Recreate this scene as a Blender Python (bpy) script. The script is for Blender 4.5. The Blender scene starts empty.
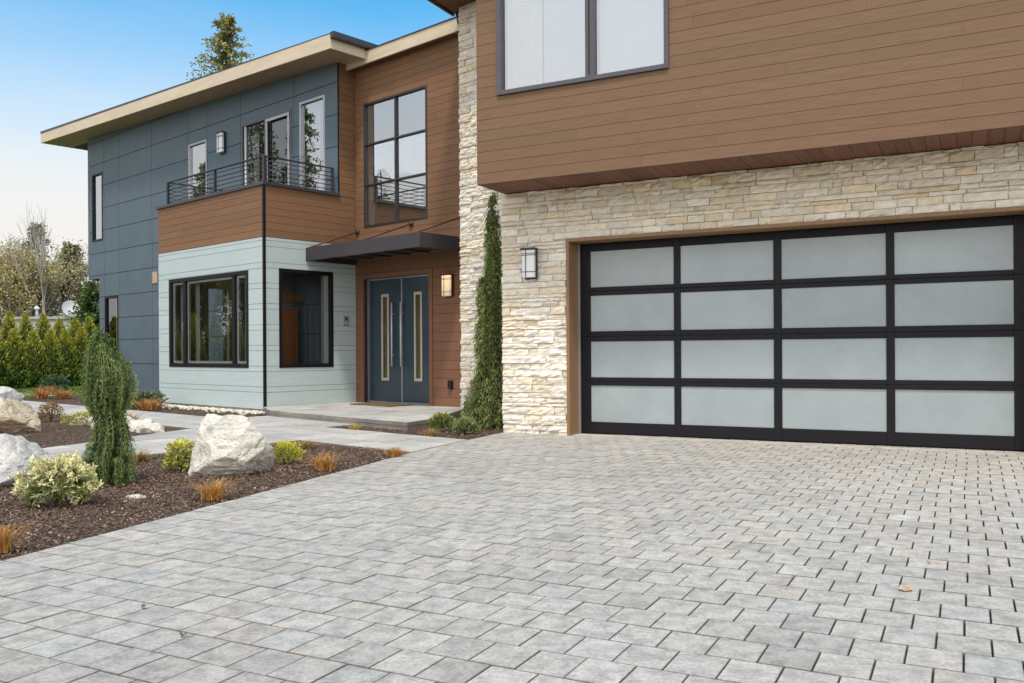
import bpy, math, random
from math import radians, sin, cos, pi
from mathutils import Vector, Matrix, noise

random.seed(7)
scene = bpy.context.scene
COL = scene.collection

# ------------------------------------------------------------------ frames
AL, AG = radians(42.0), radians(27.9)
OL = Vector((-4.29, 15.217, 0.0))      # corner of the pale green bay
OG = Vector((-0.127, 11.214, 0.0))     # left corner of the garage front
FL = Matrix.Translation(OL) @ Matrix.Rotation(-AL, 4, 'Z')
FG = Matrix.Translation(OG) @ Matrix.Rotation(-AG, 4, 'Z')
I4 = Matrix.Identity(4)
# local axes of a frame: x = u along the facade, y = -v (into the house), z up


def lw(u, v, z=0.0):
    return FL @ Vector((u, -v, z))


def gw(u, v, z=0.0):
    return FG @ Vector((u, -v, z))


# ------------------------------------------------------------------ materials
def nd(nt, t, **kw):
    n = nt.nodes.new(t)
    for k, v in kw.items():
        setattr(n, k, v)
    return n


def mat(name, color, rough=0.6, nscale=8.0, namt=0.3, bump=0.0, bscale=40.0, stretch=(1, 1, 1),
        metal=0.0, spec=0.5, color2=None, c2scale=2.0, c2pos=(0.45, 0.6), transl=0.0, coat=0.0, detail=4.0, bdist=0.01):
    m = bpy.data.materials.new(name)
    m.use_nodes = True
    nt = m.node_tree
    nt.nodes.clear()
    out = nd(nt, 'ShaderNodeOutputMaterial')
    p = nd(nt, 'ShaderNodeBsdfPrincipled')
    L = nt.links.new
    p.inputs['Roughness'].default_value = rough
    p.inputs['Metallic'].default_value = metal
    p.inputs['Specular IOR Level'].default_value = spec
    p.inputs['Coat Weight'].default_value = coat
    p.inputs['Coat Roughness'].default_value = 0.08
    tc = nd(nt, 'ShaderNodeTexCoord')
    mp = nd(nt, 'ShaderNodeMapping')
    mp.inputs['Scale'].default_value = stretch
    L(tc.outputs['Object'], mp.inputs['Vector'])
    n1 = nd(nt, 'ShaderNodeTexNoise')
    n1.inputs['Scale'].default_value = nscale
    n1.inputs['Detail'].default_value = detail
    n1.inputs['Roughness'].default_value = 0.65
    L(mp.outputs['Vector'], n1.inputs['Vector'])
    base = nd(nt, 'ShaderNodeRGB')
    base.outputs[0].default_value = (*color, 1)
    cur = base.outputs[0]
    if color2:
        n2 = nd(nt, 'ShaderNodeTexNoise')
        n2.inputs['Scale'].default_value = c2scale
        n2.inputs['Detail'].default_value = 5
        L(mp.outputs['Vector'], n2.inputs['Vector'])
        r = nd(nt, 'ShaderNodeMapRange')
        r.inputs['From Min'].default_value = c2pos[0]
        r.inputs['From Max'].default_value = c2pos[1]
        L(n2.outputs['Fac'], r.inputs['Value'])
        mx = nd(nt, 'ShaderNodeMix', data_type='RGBA')
        mx.inputs['B'].default_value = (*color2, 1)
        L(r.outputs['Result'], mx.inputs['Factor'])
        L(cur, mx.inputs['A'])
        cur = mx.outputs['Result']
    r = nd(nt, 'ShaderNodeMapRange')
    r.inputs['From Min'].default_value = 0.25
    r.inputs['From Max'].default_value = 0.75
    r.inputs['To Min'].default_value = 1 - namt
    r.inputs['To Max'].default_value = 1 + namt
    L(n1.outputs['Fac'], r.inputs['Value'])
    m1 = nd(nt, 'ShaderNodeMix', data_type='RGBA', blend_type='MULTIPLY')
    m1.inputs['Factor'].default_value = 1
    L(cur, m1.inputs['A'])
    L(r.outputs['Result'], m1.inputs['B'])
    at = nd(nt, 'ShaderNodeAttribute', attribute_name='tint')
    m2 = nd(nt, 'ShaderNodeMix', data_type='RGBA', blend_type='MULTIPLY')
    m2.inputs['Factor'].default_value = 1
    L(m1.outputs['Result'], m2.inputs['A'])
    L(at.outputs['Color'], m2.inputs['B'])
    L(m2.outputs['Result'], p.inputs['Base Color'])
    if bump:
        nb = nd(nt, 'ShaderNodeTexNoise')
        nb.inputs['Scale'].default_value = bscale
        nb.inputs['Detail'].default_value = 6
        nb.inputs['Roughness'].default_value = 0.7
        L(mp.outputs['Vector'], nb.inputs['Vector'])
        b = nd(nt, 'ShaderNodeBump')
        b.inputs['Strength'].default_value = bump
        b.inputs['Distance'].default_value = bdist
        L(nb.outputs['Fac'], b.inputs['Height'])
        L(b.outputs['Normal'], p.inputs['Normal'])
    if transl:
        t = nd(nt, 'ShaderNodeBsdfTranslucent')
        L(m2.outputs['Result'], t.inputs['Color'])
        ms = nd(nt, 'ShaderNodeMixShader')
        ms.inputs[0].default_value = transl
        L(p.outputs[0], ms.inputs[1])
        L(t.outputs[0], ms.inputs[2])
        L(ms.outputs[0], out.inputs[0])
    else:
        L(p.outputs[0], out.inputs[0])
    return m


def glass_mat(name, refl, tint=(0.9, 0.94, 0.93), rtint=(0.95, 0.97, 1.0), wob=0.0015):
    m = bpy.data.materials.new(name)
    m.use_nodes = True
    nt = m.node_tree
    nt.nodes.clear()
    L = nt.links.new
    out = nd(nt, 'ShaderNodeOutputMaterial')
    t = nd(nt, 'ShaderNodeBsdfTransparent')
    t.inputs[0].default_value = (*tint, 1)
    g = nd(nt, 'ShaderNodeBsdfGlossy')
    g.inputs['Color'].default_value = (*rtint, 1)
    g.inputs['Roughness'].default_value = 0.0
    tc = nd(nt, 'ShaderNodeTexCoord')
    n = nd(nt, 'ShaderNodeTexNoise')
    n.inputs['Scale'].default_value = 1.6
    L(tc.outputs['Object'], n.inputs['Vector'])
    b = nd(nt, 'ShaderNodeBump')
    b.inputs['Strength'].default_value = wob
    b.inputs['Distance'].default_value = 0.1
    L(n.outputs['Fac'], b.inputs['Height'])
    L(b.outputs['Normal'], g.inputs['Normal'])
    f = nd(nt, 'ShaderNodeFresnel')
    f.inputs['IOR'].default_value = 1.5
    a = nd(nt, 'ShaderNodeMath', operation='ADD', use_clamp=True)
    a.inputs[1].default_value = refl
    L(f.outputs[0], a.inputs[0])
    ms = nd(nt, 'ShaderNodeMixShader')
    L(a.outputs[0], ms.inputs[0])
    L(t.outputs[0], ms.inputs[1])
    L(g.outputs[0], ms.inputs[2])
    L(ms.outputs[0], out.inputs[0])
    return m


M = {}
M['paver'] = mat('paver_concrete', (0.475, 0.448, 0.400), 0.88, 60, 0.34, 0.7, 130, color2=(0.335, 0.318, 0.288), c2scale=13.0, c2pos=(0.40, 0.66), spec=0.25, bdist=0.004, detail=8)
M['joint'] = mat('joint_sand', (0.060, 0.055, 0.048), 0.95, 60, 0.7, 0.5, 120, spec=0.1)
M['slab'] = mat('walkway_slab', (0.47, 0.447, 0.405), 0.85, 22, 0.18, 0.4, 90, color2=(0.385, 0.37, 0.345), c2scale=1.2, spec=0.25, bdist=0.004, detail=8)
M['mulch'] = mat('bark_mulch', (0.11, 0.072, 0.052), 0.95, 35, 0.75, 1.0, 60, spec=0.1, color2=(0.16, 0.115, 0.088), c2scale=14, bdist=0.03)
M['chip'] = mat('bark_chip', (0.20, 0.142, 0.108), 0.9, 20, 0.4, spec=0.15)
M['soil'] = mat('ground_soil', (0.09, 0.10, 0.05), 0.95, 3, 0.4, 0.5, 30, spec=0.1)
M['lawn'] = mat('lawn_turf', (0.12, 0.20, 0.035), 0.9, 6, 0.4, 0.6, 80, spec=0.15)
M['blade'] = mat('grass_blade', (0.15, 0.24, 0.045), 0.7, 6, 0.3, transl=0.25)
M['stone'] = mat('ledger_stone', (0.84, 0.785, 0.70), 0.9, 14, 0.15, 0.6, 35, color2=(0.76, 0.68, 0.57), c2scale=5, c2pos=(0.52, 0.8), spec=0.25, bdist=0.015, detail=8)
M['backing'] = mat('wall_backing', (0.03, 0.025, 0.022), 0.9, 4, 0.1)
M['mortar'] = mat('stone_backing', (0.50, 0.45, 0.38), 0.95, 10, 0.3)
M['brown'] = mat('composite_siding', (0.218, 0.132, 0.080), 0.68, 5, 0.17, 0.2, 60, stretch=(0.6, 0.6, 14), spec=0.15, bdist=0.003)
M['brown2'] = mat('cedar_tone_siding', (0.238, 0.128, 0.070), 0.64, 5, 0.18, 0.2, 60, stretch=(0.6, 0.6, 14), spec=0.18, bdist=0.003)
M['brown3'] = mat('entry_siding', (0.215, 0.102, 0.06), 0.6, 5, 0.14, 0.12, 60, stretch=(0.6, 0.6, 14), spec=0.3, bdist=0.003)
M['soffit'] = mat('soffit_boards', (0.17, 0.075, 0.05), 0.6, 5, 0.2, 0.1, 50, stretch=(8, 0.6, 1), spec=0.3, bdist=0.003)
M['soffit2'] = mat('eave_soffit_boards', (0.54, 0.36, 0.25), 0.6, 5, 0.2, 0.1, 50, stretch=(0.6, 8, 1), spec=0.3, bdist=0.003)
M['gray'] = mat('slate_panel', (0.108, 0.146, 0.178), 0.6, 1.3, 0.10, 0.05, 160, spec=0.35, bdist=0.002, detail=6)
M['teal'] = mat('pale_green_siding', (0.49, 0.575, 0.57), 0.6, 3, 0.06, 0.08, 120, stretch=(0.5, 0.5, 5), spec=0.3, bdist=0.002)
M['cream'] = mat('fascia_cream', (0.68, 0.56, 0.41), 0.6, 3, 0.12, 0.06, 60, spec=0.3, stretch=(0.5, 0.5, 3), bdist=0.003)
M['roofing'] = mat('roof_membrane', (0.08, 0.08, 0.085), 0.8, 5, 0.2)
M['darkmetal'] = mat('dark_metal', (0.032, 0.03, 0.036), 0.38, 6, 0.15, spec=0.5)
M['capmetal'] = mat('parapet_cap_metal', (0.045, 0.04, 0.055), 0.35, 6, 0.15, spec=0.6)
M['canopy'] = mat('canopy_metal', (0.040, 0.033, 0.040), 0.4, 3, 0.15, spec=0.5)
M['bronze'] = mat('bronze_frame', (0.009, 0.008, 0.011), 0.45, 6, 0.12, spec=0.25)
M['rust'] = mat('tie_rod_metal', (0.09, 0.035, 0.025), 0.5, 8, 0.2)
M['winframe'] = mat('window_frame', (0.085, 0.08, 0.095), 0.35, 6, 0.1, spec=0.5)
M['silver'] = mat('anodised_frame', (0.42, 0.42, 0.44), 0.35, 6, 0.1, metal=0.6)
M['steel'] = mat('brushed_steel', (0.62, 0.62, 0.62), 0.3, 30, 0.1, metal=0.25)
M['doorblue'] = mat('blue_door_paint', (0.028, 0.050, 0.070), 0.32, 3, 0.18, coat=0.25, spec=0.5)
M['whitetrim'] = mat('white_trim', (0.72, 0.72, 0.68), 0.5, 3, 0.06)
M['curtain'] = mat('curtain_cloth', (0.72, 0.72, 0.66), 0.8, 6, 0.1, transl=0.2)
M['blindcloth'] = mat('pale_blind', (0.70, 0.76, 0.80), 0.8, 3, 0.06)
M['liteframe'] = mat('lite_frame', (0.50, 0.45, 0.37), 0.4, 6, 0.1)
M['liteglass'] = mat('tinted_lite_glass', (0.10, 0.075, 0.035), 0.12, 3, 0.3, spec=0.6)
M['room'] = mat('room_plaster', (0.48, 0.42, 0.27), 0.8, 2, 0.1)
M['roomw'] = mat('room_plaster_white', (0.75, 0.76, 0.75), 0.8, 2, 0.06)
M['roomdark'] = mat('room_dark', (0.05, 0.04, 0.03), 0.8, 2, 0.2)
M['timber'] = mat('interior_timber', (0.34, 0.13, 0.045), 0.5, 4, 0.25, stretch=(8, 8, 1))
M['jamb'] = mat('stained_wood_jamb', (0.27, 0.155, 0.075), 0.5, 4, 0.25, 0.1, 40, stretch=(9, 9, 0.8), bdist=0.003)
M['frost'] = mat('frosted_glass', (0.34, 0.385, 0.40), 0.20, 1.6, 0.13, 0.05, 22, spec=0.6, detail=7)
M['lampglass'] = mat('lamp_glass', (0.85, 0.86, 0.86), 0.3, 6, 0.04)
M['lampmetal'] = mat('lamp_metal', (0.05, 0.045, 0.04), 0.4, 6, 0.15, metal=0.4)
M['plate'] = mat('tan_plate', (0.5, 0.37, 0.26), 0.7, 8, 0.2)
M['found'] = mat('foundation_concrete', (0.46, 0.36, 0.24), 0.9, 14, 0.35, 0.4, 60, color2=(0.5, 0.45, 0.38), c2scale=4)
M['concrete'] = mat('grey_concrete', (0.40, 0.40, 0.38), 0.9, 5, 0.25, 0.3, 50)
M['pebble'] = mat('white_pebble', (0.60, 0.57, 0.50), 0.85, 14, 0.3)
M['mat'] = mat('coir_mat', (0.16, 0.10, 0.045), 0.95, 60, 0.5, 0.6, 150)
M['boulder'] = mat('pale_boulder', (0.74, 0.70, 0.61), 0.9, 6, 0.30, 1.0, 11, color2=(0.36, 0.345, 0.32), c2scale=4.5, c2pos=(0.56, 0.70), spec=0.2, bdist=0.05, detail=9)
M['boulder2'] = mat('blue_grey_boulder', (0.66, 0.64, 0.60), 0.9, 7, 0.35, 1.0, 12, color2=(0.34, 0.35, 0.36), c2scale=3, c2pos=(0.48, 0.68), spec=0.2, bdist=0.05, detail=9)
M['boulder3'] = mat('tan_boulder', (0.66, 0.56, 0.42), 0.9, 5, 0.30, 1.0, 10, color2=(0.30, 0.21, 0.13), c2scale=2.2, c2pos=(0.5, 0.68), spec=0.2, bdist=0.05, detail=9)
M['leaf'] = mat('foliage', (1, 1, 1), 0.6, 4, 0.2, transl=0.22, spec=0.3)
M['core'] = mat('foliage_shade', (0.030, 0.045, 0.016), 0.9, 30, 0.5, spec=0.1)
M['bark'] = mat('tree_bark', (0.16, 0.12, 0.085), 0.9, 12, 0.4, 0.6, 40)
M['birch'] = mat('birch_bark', (0.50, 0.44, 0.38), 0.85, 12, 0.4)
M['twig'] = mat('bare_twigs', (0.30, 0.22, 0.19), 0.9, 8, 0.3)
M['pot'] = mat('glazed_pot', (0.06, 0.05, 0.05), 0.4, 6, 0.2)
M['leaflitter'] = mat('dry_leaf', (0.55, 0.33, 0.17), 0.8, 20, 0.2)
M['glass'] = glass_mat('window_glass', 0.12)
M['glass_hi'] = glass_mat('window_glass_sky', 0.46)
M['glass_mid'] = glass_mat('window_glass_mid', 0.36)
M['glass_lo'] = glass_mat('window_glass_clear', 0.015)

ml = bpy.data.materials.new('lit_lamp_glass')
ml.use_nodes = True
_p = ml.node_tree.nodes['Principled BSDF']
_p.inputs['Base Color'].default_value = (0.8, 0.68, 0.5, 1)
_nt = ml.node_tree
_tc = nd(_nt, 'ShaderNodeTexCoord')
_sx = nd(_nt, 'ShaderNodeSeparateXYZ')
_nt.links.new(_tc.outputs['Generated'], _sx.inputs[0])
_mr = nd(_nt, 'ShaderNodeMapRange')
_mr.inputs['To Min'].default_value = 0.25
_mr.inputs['To Max'].default_value = 0.95
_nt.links.new(_sx.outputs['Z'], _mr.inputs['Value'])
_nt.links.new(_mr.outputs['Result'], _p.inputs['Emission Strength'])
_p.inputs['Emission Color'].default_value = (1.0, 0.66, 0.36, 1)
M['lampglass_lit'] = ml


# ------------------------------------------------------------------ mesh building
class MB:
    def __init__(s):
        s.v, s.f, s.c, s.sm = [], [], [], []

    def face(s, pts, tint=(1, 1, 1), smooth=False):
        b = len(s.v)
        s.v.extend([tuple(p) for p in pts])
        s.f.append(tuple(range(b, b + len(pts))))
        s.c.append(tint)
        s.sm.append(smooth)

    def raw(s, vs, fs, tint=(1, 1, 1), smooth=False):
        b = len(s.v)
        s.v.extend([tuple(p) for p in vs])
        for f in fs:
            s.f.append(tuple(i + b for i in f))
            s.c.append(tint)
            s.sm.append(smooth)

    def hexa(s, p, tint=(1, 1, 1)):   # p: 4 bottom (ccw from above) + 4 top
        s.raw(p, [(3, 2, 1, 0), (4, 5, 6, 7), (0, 1, 5, 4), (1, 2, 6, 5), (2, 3, 7, 6), (3, 0, 4, 7)], tint)

    def box(s, x0, x1, y0, y1, z0, z1, tint=(1, 1, 1)):
        if x0 > x1: x0, x1 = x1, x0
        if y0 > y1: y0, y1 = y1, y0
        if z0 > z1: z0, z1 = z1, z0
        s.hexa([(x0, y0, z0), (x1, y0, z0), (x1, y1, z0), (x0, y1, z0),
                (x0, y0, z1), (x1, y0, z1), (x1, y1, z1), (x0, y1, z1)], tint)

    def bv(s, u0, u1, v0, v1, z0, z1, tint=(1, 1, 1)):   # box in u, v, z
        s.box(u0, u1, -v1, -v0, z0, z1, tint)

    def tube(s, pts, rad, n=6, tint=(1, 1, 1), smooth=True, cap=True):
        pts = [Vector(p) for p in pts]
        if not isinstance(rad, (list, tuple)):
            rad = [rad] * len(pts)
        rings = []
        for i, p in enumerate(pts):
            a = pts[max(i - 1, 0)]
            b = pts[min(i + 1, len(pts) - 1)]
            d = (b - a)
            if d.length < 1e-9: d = Vector((0, 0, 1))
            d.normalize()
            x = d.orthogonal().normalized() if i == 0 else (rings_x - d * rings_x.dot(d)).normalized()
            rings_x = x
            y = d.cross(x)
            rings.append([p + (x * cos(2 * pi * k / n) + y * sin(2 * pi * k / n)) * rad[i] for k in range(n)])
        vs = [q for r in rings for q in r]
        fs = []
        for i in range(len(rings) - 1):
            for k in range(n):
                fs.append((i * n + k, i * n + (k + 1) % n, (i + 1) * n + (k + 1) % n, (i + 1) * n + k))
        if cap:
            fs.append(tuple(range(n - 1, -1, -1)))
            fs.append(tuple((len(rings) - 1) * n + k for k in range(n)))
        s.raw(vs, fs, tint, smooth)

    def leaf(s, p, d, side, ln, wd, tint):
        q = p + d * ln
        m = p + d * (ln * 0.45)
        b = len(s.v)
        s.v.extend([tuple(p), tuple(m + side * wd * 0.5), tuple(q), tuple(m - side * wd * 0.5)])
        s.f.append((b, b + 1, b + 2, b + 3))
        s.c.append(tint)
        s.sm.append(False)

    def build(s, name, material, parent=None, frame=None, smooth_angle=None):
        me = bpy.data.meshes.new(name)
        me.from_pydata(s.v, [], s.f)
        ca = me.color_attributes.new('tint', 'FLOAT_COLOR', 'CORNER')
        data = []
        for f, c in zip(s.f, s.c):
            data.extend((c[0], c[1], c[2], 1.0) * len(f))
        ca.data.foreach_set('color', data)
        me.polygons.foreach_set('use_smooth', s.sm)
        me.materials.append(material)
        me.update()
        o = bpy.data.objects.new(name, me)
        COL.objects.link(o)
        if parent is not None:
            o.parent = parent
            pf = FRAMES.get(parent.name, I4)
            fr = frame if frame is not None else pf
            FRAMES[o.name] = fr.copy()
            o.matrix_local = pf.inverted() @ fr
        else:
            fr = frame if frame is not None else I4
            FRAMES[o.name] = fr.copy()
            o.matrix_world = fr
        return o


FRAMES = {}


def empty(name, frame, label, cat, group=None):
    o = bpy.data.objects.new(name, None)
    o.empty_display_size = 0.3
    COL.objects.link(o)
    o.matrix_world = frame
    FRAMES[o.name] = frame.copy()
    tag(o, label, cat, group)
    return o


def tag(o, label=None, cat=None, group=None, kind=None):
    if label: o['label'] = label
    if cat: o['category'] = cat
    if group: o['group'] = group
    if kind: o['kind'] = kind
    return o


def at(x, y, z=0.0, rz=0.0):
    return Matrix.Translation((x, y, z)) @ Matrix.Rotation(rz, 4, 'Z')


def jit(r, c=(1, 1, 1), a=0.1, h=0.02):
    k = 1 + r.uniform(-a, a)
    return tuple(x * k * (1 + r.uniform(-h, h)) for x in c)


def bevel(o, w=0.004, seg=2):
    m = o.modifiers.new('edge', 'BEVEL')
    m.width = w
    m.segments = seg
    m.limit_method = 'ANGLE'
    m.angle_limit = radians(40)
    return o


# ------------------------------------------------------------------ cladding helpers
def sub_iv(a0, a1, cuts):
    iv = [(a0, a1)]
    for c0, c1 in cuts:
        nx = []
        for x0, x1 in iv:
            if c1 <= x0 or c0 >= x1:
                nx.append((x0, x1))
                continue
            if c0 > x0: nx.append((x0, c0))
            if c1 < x1: nx.append((c1, x1))
        iv = nx
    return iv


def cladding(mb, facing, plane, a0, a1, zs, holes, t=0.018, gap=0.005, r=None, amt=0.07, seg=None, hue=0.015):
    """zs: list of course boundaries. facing 'v': boards run along u at v=plane; 'u': boards run along v at u=plane."""
    for i in range(len(zs) - 1):
        z0, z1 = zs[i] + gap, zs[i + 1]
        cutsz = sorted({z0, z1} | {h[2] for h in holes if z0 < h[2] < z1} | {h[3] for h in holes if z0 < h[3] < z1})
        joints = [a0]
        if seg:
            x = a0 + r.uniform(0.2, 1) * seg
            while x < a1 - 0.4:
                joints.append(x)
                x += seg * r.uniform(0.7, 1.3)
        joints.append(a1)
        tints = [jit(r, (1, 1, 1), amt, hue) for _ in joints]
        offs = [r.uniform(0, 0.0012) for _ in joints]
        for k in range(len(cutsz) - 1):
            y0, y1 = cutsz[k], cutsz[k + 1]
            if y1 - y0 < 1e-4: continue
            cuts = [(h[0], h[1]) for h in holes if h[2] < y1 - 1e-5 and h[3] > y0 + 1e-5]
            for j in range(len(joints) - 1):
                for b0, b1 in sub_iv(joints[j] + (0.0015 if j else 0), joints[j + 1], cuts):
                    if b1 - b0 < 0.002: continue
                    if facing == 'v':
                        mb.bv(b0, b1, plane - t, plane + offs[j], y0, y1, tints[j])
                    else:
                        mb.bv(plane - t, plane + offs[j], b0, b1, y0, y1, tints[j])


def courses(z0, z1, p):
    n = max(1, int(math.floor((z1 - z0) / p + 0.3)))
    z = [z0 + p * i for i in range(n)] + [z1]
    return z


def wallslab(mb, facing, p0, p1, a0, a1, z0, z1, holes, tint=(1, 1, 1)):
    zz = sorted({z0, z1} | {min(max(h[2], z0), z1) for h in holes} | {min(max(h[3], z0), z1) for h in holes})
    for i in range(len(zz) - 1):
        if zz[i + 1] - zz[i] < 1e-4: continue
        cuts = [(h[0], h[1]) for h in holes if h[2] < zz[i + 1] - 1e-5 and h[3] > zz[i] + 1e-5]
        for b0, b1 in sub_iv(a0, a1, cuts):
            if facing == 'v':
                mb.bv(b0, b1, p0, p1, zz[i], zz[i + 1], tint)
            else:
                mb.bv(p0, p1, b0, b1, zz[i], zz[i + 1], tint)


def stonewall(mb, v, u0, u1, z0, z1, holes, r, shade_z=None):
    z = z0
    while z < z1 - 0.02:
        h = r.choice((0.045, 0.055, 0.065, 0.075, 0.085, 0.10))
        if z + h > z1 - 0.035: h = z1 - z
        u = u0
        while u < u1 - 1e-3:
            ln = r.uniform(0.10, 0.40)
            if u + ln > u1 - 0.09: ln = u1 - u
            cuts = [(q[0], q[1]) for q in holes if q[2] < z + h - 0.004 and q[3] > z + 0.004]
            zt, zb = z + h, z
            for q in holes:   # trim the course against the top of an opening
                if q[2] < z + h - 0.004 and q[3] > z + 0.004 and q[3] < z + h - 0.02 and not (u + ln <= q[0] or u >= q[1]):
                    zb = q[3]
                    cuts = [c for c in cuts if c != (q[0], q[1])]
            for b0, b1 in sub_iv(u, u + ln, cuts):
                if b1 - b0 < 0.02: continue
                d = r.uniform(0.004, 0.034)
                tone = r.random()
                k = r.uniform(0.92, 1.10)
                if tone < 0.62: c = (1.0 * k, 0.985 * k, 0.96 * k)
                elif tone < 0.80: c = (0.98 * k, 0.92 * k, 0.81 * k)
                elif tone < 0.92: c = (0.92 * k, 0.89 * k, 0.86 * k)
                else: c = (0.95 * k, 0.86 * k, 0.72 * k)
                if shade_z is not None:  # courses near the overhang tinted darker and yellower, shade put into the colour
                    w = min(1, max(0, (zb - shade_z) / (z1 - shade_z))) * r.uniform(0.35, 1.0)
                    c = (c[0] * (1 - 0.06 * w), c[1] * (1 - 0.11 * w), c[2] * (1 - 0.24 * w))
                g = 0.003
                nx = max(3, int((b1 - b0) / 0.055))
                nz = 3
                xs = [b0 + g + (b1 - b0 - 2 * g) * i / nx for i in range(nx + 1)]
                zz = [zb + g + (zt - zb - 2 * g) * i / nz for i in range(nz + 1)]
                tilt = r.uniform(-0.012, 0.012)
                vs, fs = [], []
                for a, zq in enumerate(zz):
                    for b, xq in enumerate(xs):
                        edge = a in (0, nz) or b in (0, nx)
                        dep = d + tilt * (a / nz - 0.5) + r.uniform(-0.009, 0.009) - (r.uniform(0.002, 0.013) if edge else 0)
                        ex = r.uniform(-0.004, 0.004) if (a not in (0, nz) and b in (0, nx)) else 0
                        vs.append((xq + ex, -(v + dep), zq))
                W = nx + 1
                for a in range(nz):
                    for b in range(nx):
                        fs.append((a * W + b, a * W + b + 1, (a + 1) * W + b + 1, (a + 1) * W + b))
                per = [b for b in range(W)] + [a * W + nx for a in range(1, nz + 1)] + [nz * W + b for b in range(nx - 1, -1, -1)] + [a * W for a in range(nz - 1, 0, -1)]
                base = len(vs)
                for i in per:
                    vs.append((vs[i][0], -(v - 0.03), vs[i][2]))
                n = len(per)
                for i in range(n):
                    fs.append((per[(i + 1) % n], per[i], base + i, base + (i + 1) % n))
                mb.raw(vs, fs, c)
            u += ln
        z += h


# ------------------------------------------------------------------ window helper
def window(house, frame, facing, plane, a0, a1, z0, z1, verts=(), horis=(), fw=0.05, mw=0.05, proud=0.012, depth=0.09,
           gl='glass', mt='winframe', inset=0.035, label=None, name='window'):
    mb = MB()

    def bx(b0, b1, p0, p1, y0, y1):
        if facing == 'v': mb.bv(b0, b1, p0, p1, y0, y1)
        else: mb.bv(p0, p1, b0, b1, y0, y1)
    pf, pb = plane + proud, plane - depth
    bx(a0, a0 + fw, pb, pf, z0, z1)
    bx(a1 - fw, a1, pb, pf, z0, z1)
    bx(a0 + fw, a1 - fw, pb, pf, z0, z0 + fw)
    bx(a0 + fw, a1 - fw, pb, pf, z1 - fw, z1)
    for m_ in verts:
        bx(m_ - mw / 2, m_ + mw / 2, pb, pf - 0.006, z0 + fw, z1 - fw)
    vs = [a0 + fw] + [x for m_ in verts for x in (m_ - mw / 2, m_ + mw / 2)] + [a1 - fw]
    for h_ in horis:
        for i in range(0, len(vs), 2):
            bx(vs[i], vs[i + 1], pb, pf - 0.010, h_ - mw / 2, h_ + mw / 2)
    o = mb.build(name, M[mt], house, frame)
    bevel(o, 0.004)
    if label: o['label'] = label
    g = MB()
    pg = plane - inset
    hs = [z0 + fw] + [x for h_ in horis for x in (h_ - mw / 2, h_ + mw / 2)] + [z1 - fw]
    for i in range(0, len(vs), 2):
        for j in range(0, len(hs), 2):
            if facing == 'v':
                g.face([(vs[i], -pg, hs[j]), (vs[i + 1], -pg, hs[j]), (vs[i + 1], -pg, hs[j + 1]), (vs[i], -pg, hs[j + 1])])
            else:
                g.face([(pg, -vs[i + 1], hs[j]), (pg, -vs[i], hs[j]), (pg, -vs[i], hs[j + 1]), (pg, -vs[i + 1], hs[j + 1])])
    g.build('pane', M[gl], o, frame)
    return o


# ================================================================== HOUSE
house = empty('house', FL, 'modern two-storey house with brown siding, pale stone, slate panels and a wide black garage door', 'house')
r = random.Random(11)
V_D = -1.985      # plane of the entry wall
V_G = -1.595      # plane of the slate wall


def zs(u):        # underside of the slate wing's sloping roof
    return 6.458 - 0.03748 * u


# --- bay (pale green) : u -3.85..0, v 0, z .05..3.05
win_bay_f = (-3.41, -0.50, 0.77, 2.505)
win_bay_r = (-1.455, -0.295, 0.77, 2.525)     # along v on plane u=0
mb = MB()
wallslab(mb, 'v', -0.16, -0.018, -3.85, -0.001, 0.05, 3.05, [win_bay_f])
wallslab(mb, 'u', -0.16, -0.018, -1.97, -0.161, 0.05, 3.05, [win_bay_r])
wallslab(mb, 'u', -3.85, -3.70, -1.56, -0.161, 0.05, 3.05, [(-1.42, -0.95, 0.85, 2.40)])
mb.build('bay_wall', M['backing'], house, FL)
tz = [0.05]
z = 3.05
seq = []
zz = [3.05, 2.993, 2.888, 2.614, 2.512, 2.253, 2.159, 1.893, 1.798, 1.526, 1.432, 1.166, 1.072, 0.80, 0.706, 0.44, 0.344, 0.05]
zz = sorted(zz)
mb = MB()
cladding(mb, 'v', 0.0, -3.852, -0.032, zz, [win_bay_f], 0.018, 0.006, r, 0.025, None, 0.005)
cladding(mb, 'u', 0.0, -1.98, -0.032, zz, [win_bay_r], 0.018, 0.006, r, 0.025, None, 0.005)
o = mb.build('bay_siding', M['teal'], house, FL)
o['label'] = 'pale grey-green lap siding with wide and narrow bands'
mb = MB()
mb.bv(-0.030, 0.012, -0.030, 0.012, 0.03, 3.975)
mb.build('corner_trim', M['bronze'], house, FL)
mb = MB()
mb.bv(-3.83, -0.02, -0.3, -0.02, -0.1, 0.048)
mb.bv(-0.3, -0.02, -1.97, -0.3, -0.1, 0.048)
mb.bv(-10.43, -3.83, -1.9, V_G - 0.02, -0.1, 0.085)
mb.build('foundation', M['found'], house, FL)

# --- balcony parapet (brown)
mb = MB()
mb.bv(-3.85, -0.001, -0.15, -0.018, 3.052, 3.95)
mb.bv(-0.15, -0.018, -1.97, -0.151, 3.052, 3.95)
mb.bv(-3.85, -3.70, -1.56, -0.151, 3.052, 3.95)
mb.bv(-3.70, -0.151, -1.59, -0.151, 3.2, 3.35)
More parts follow.
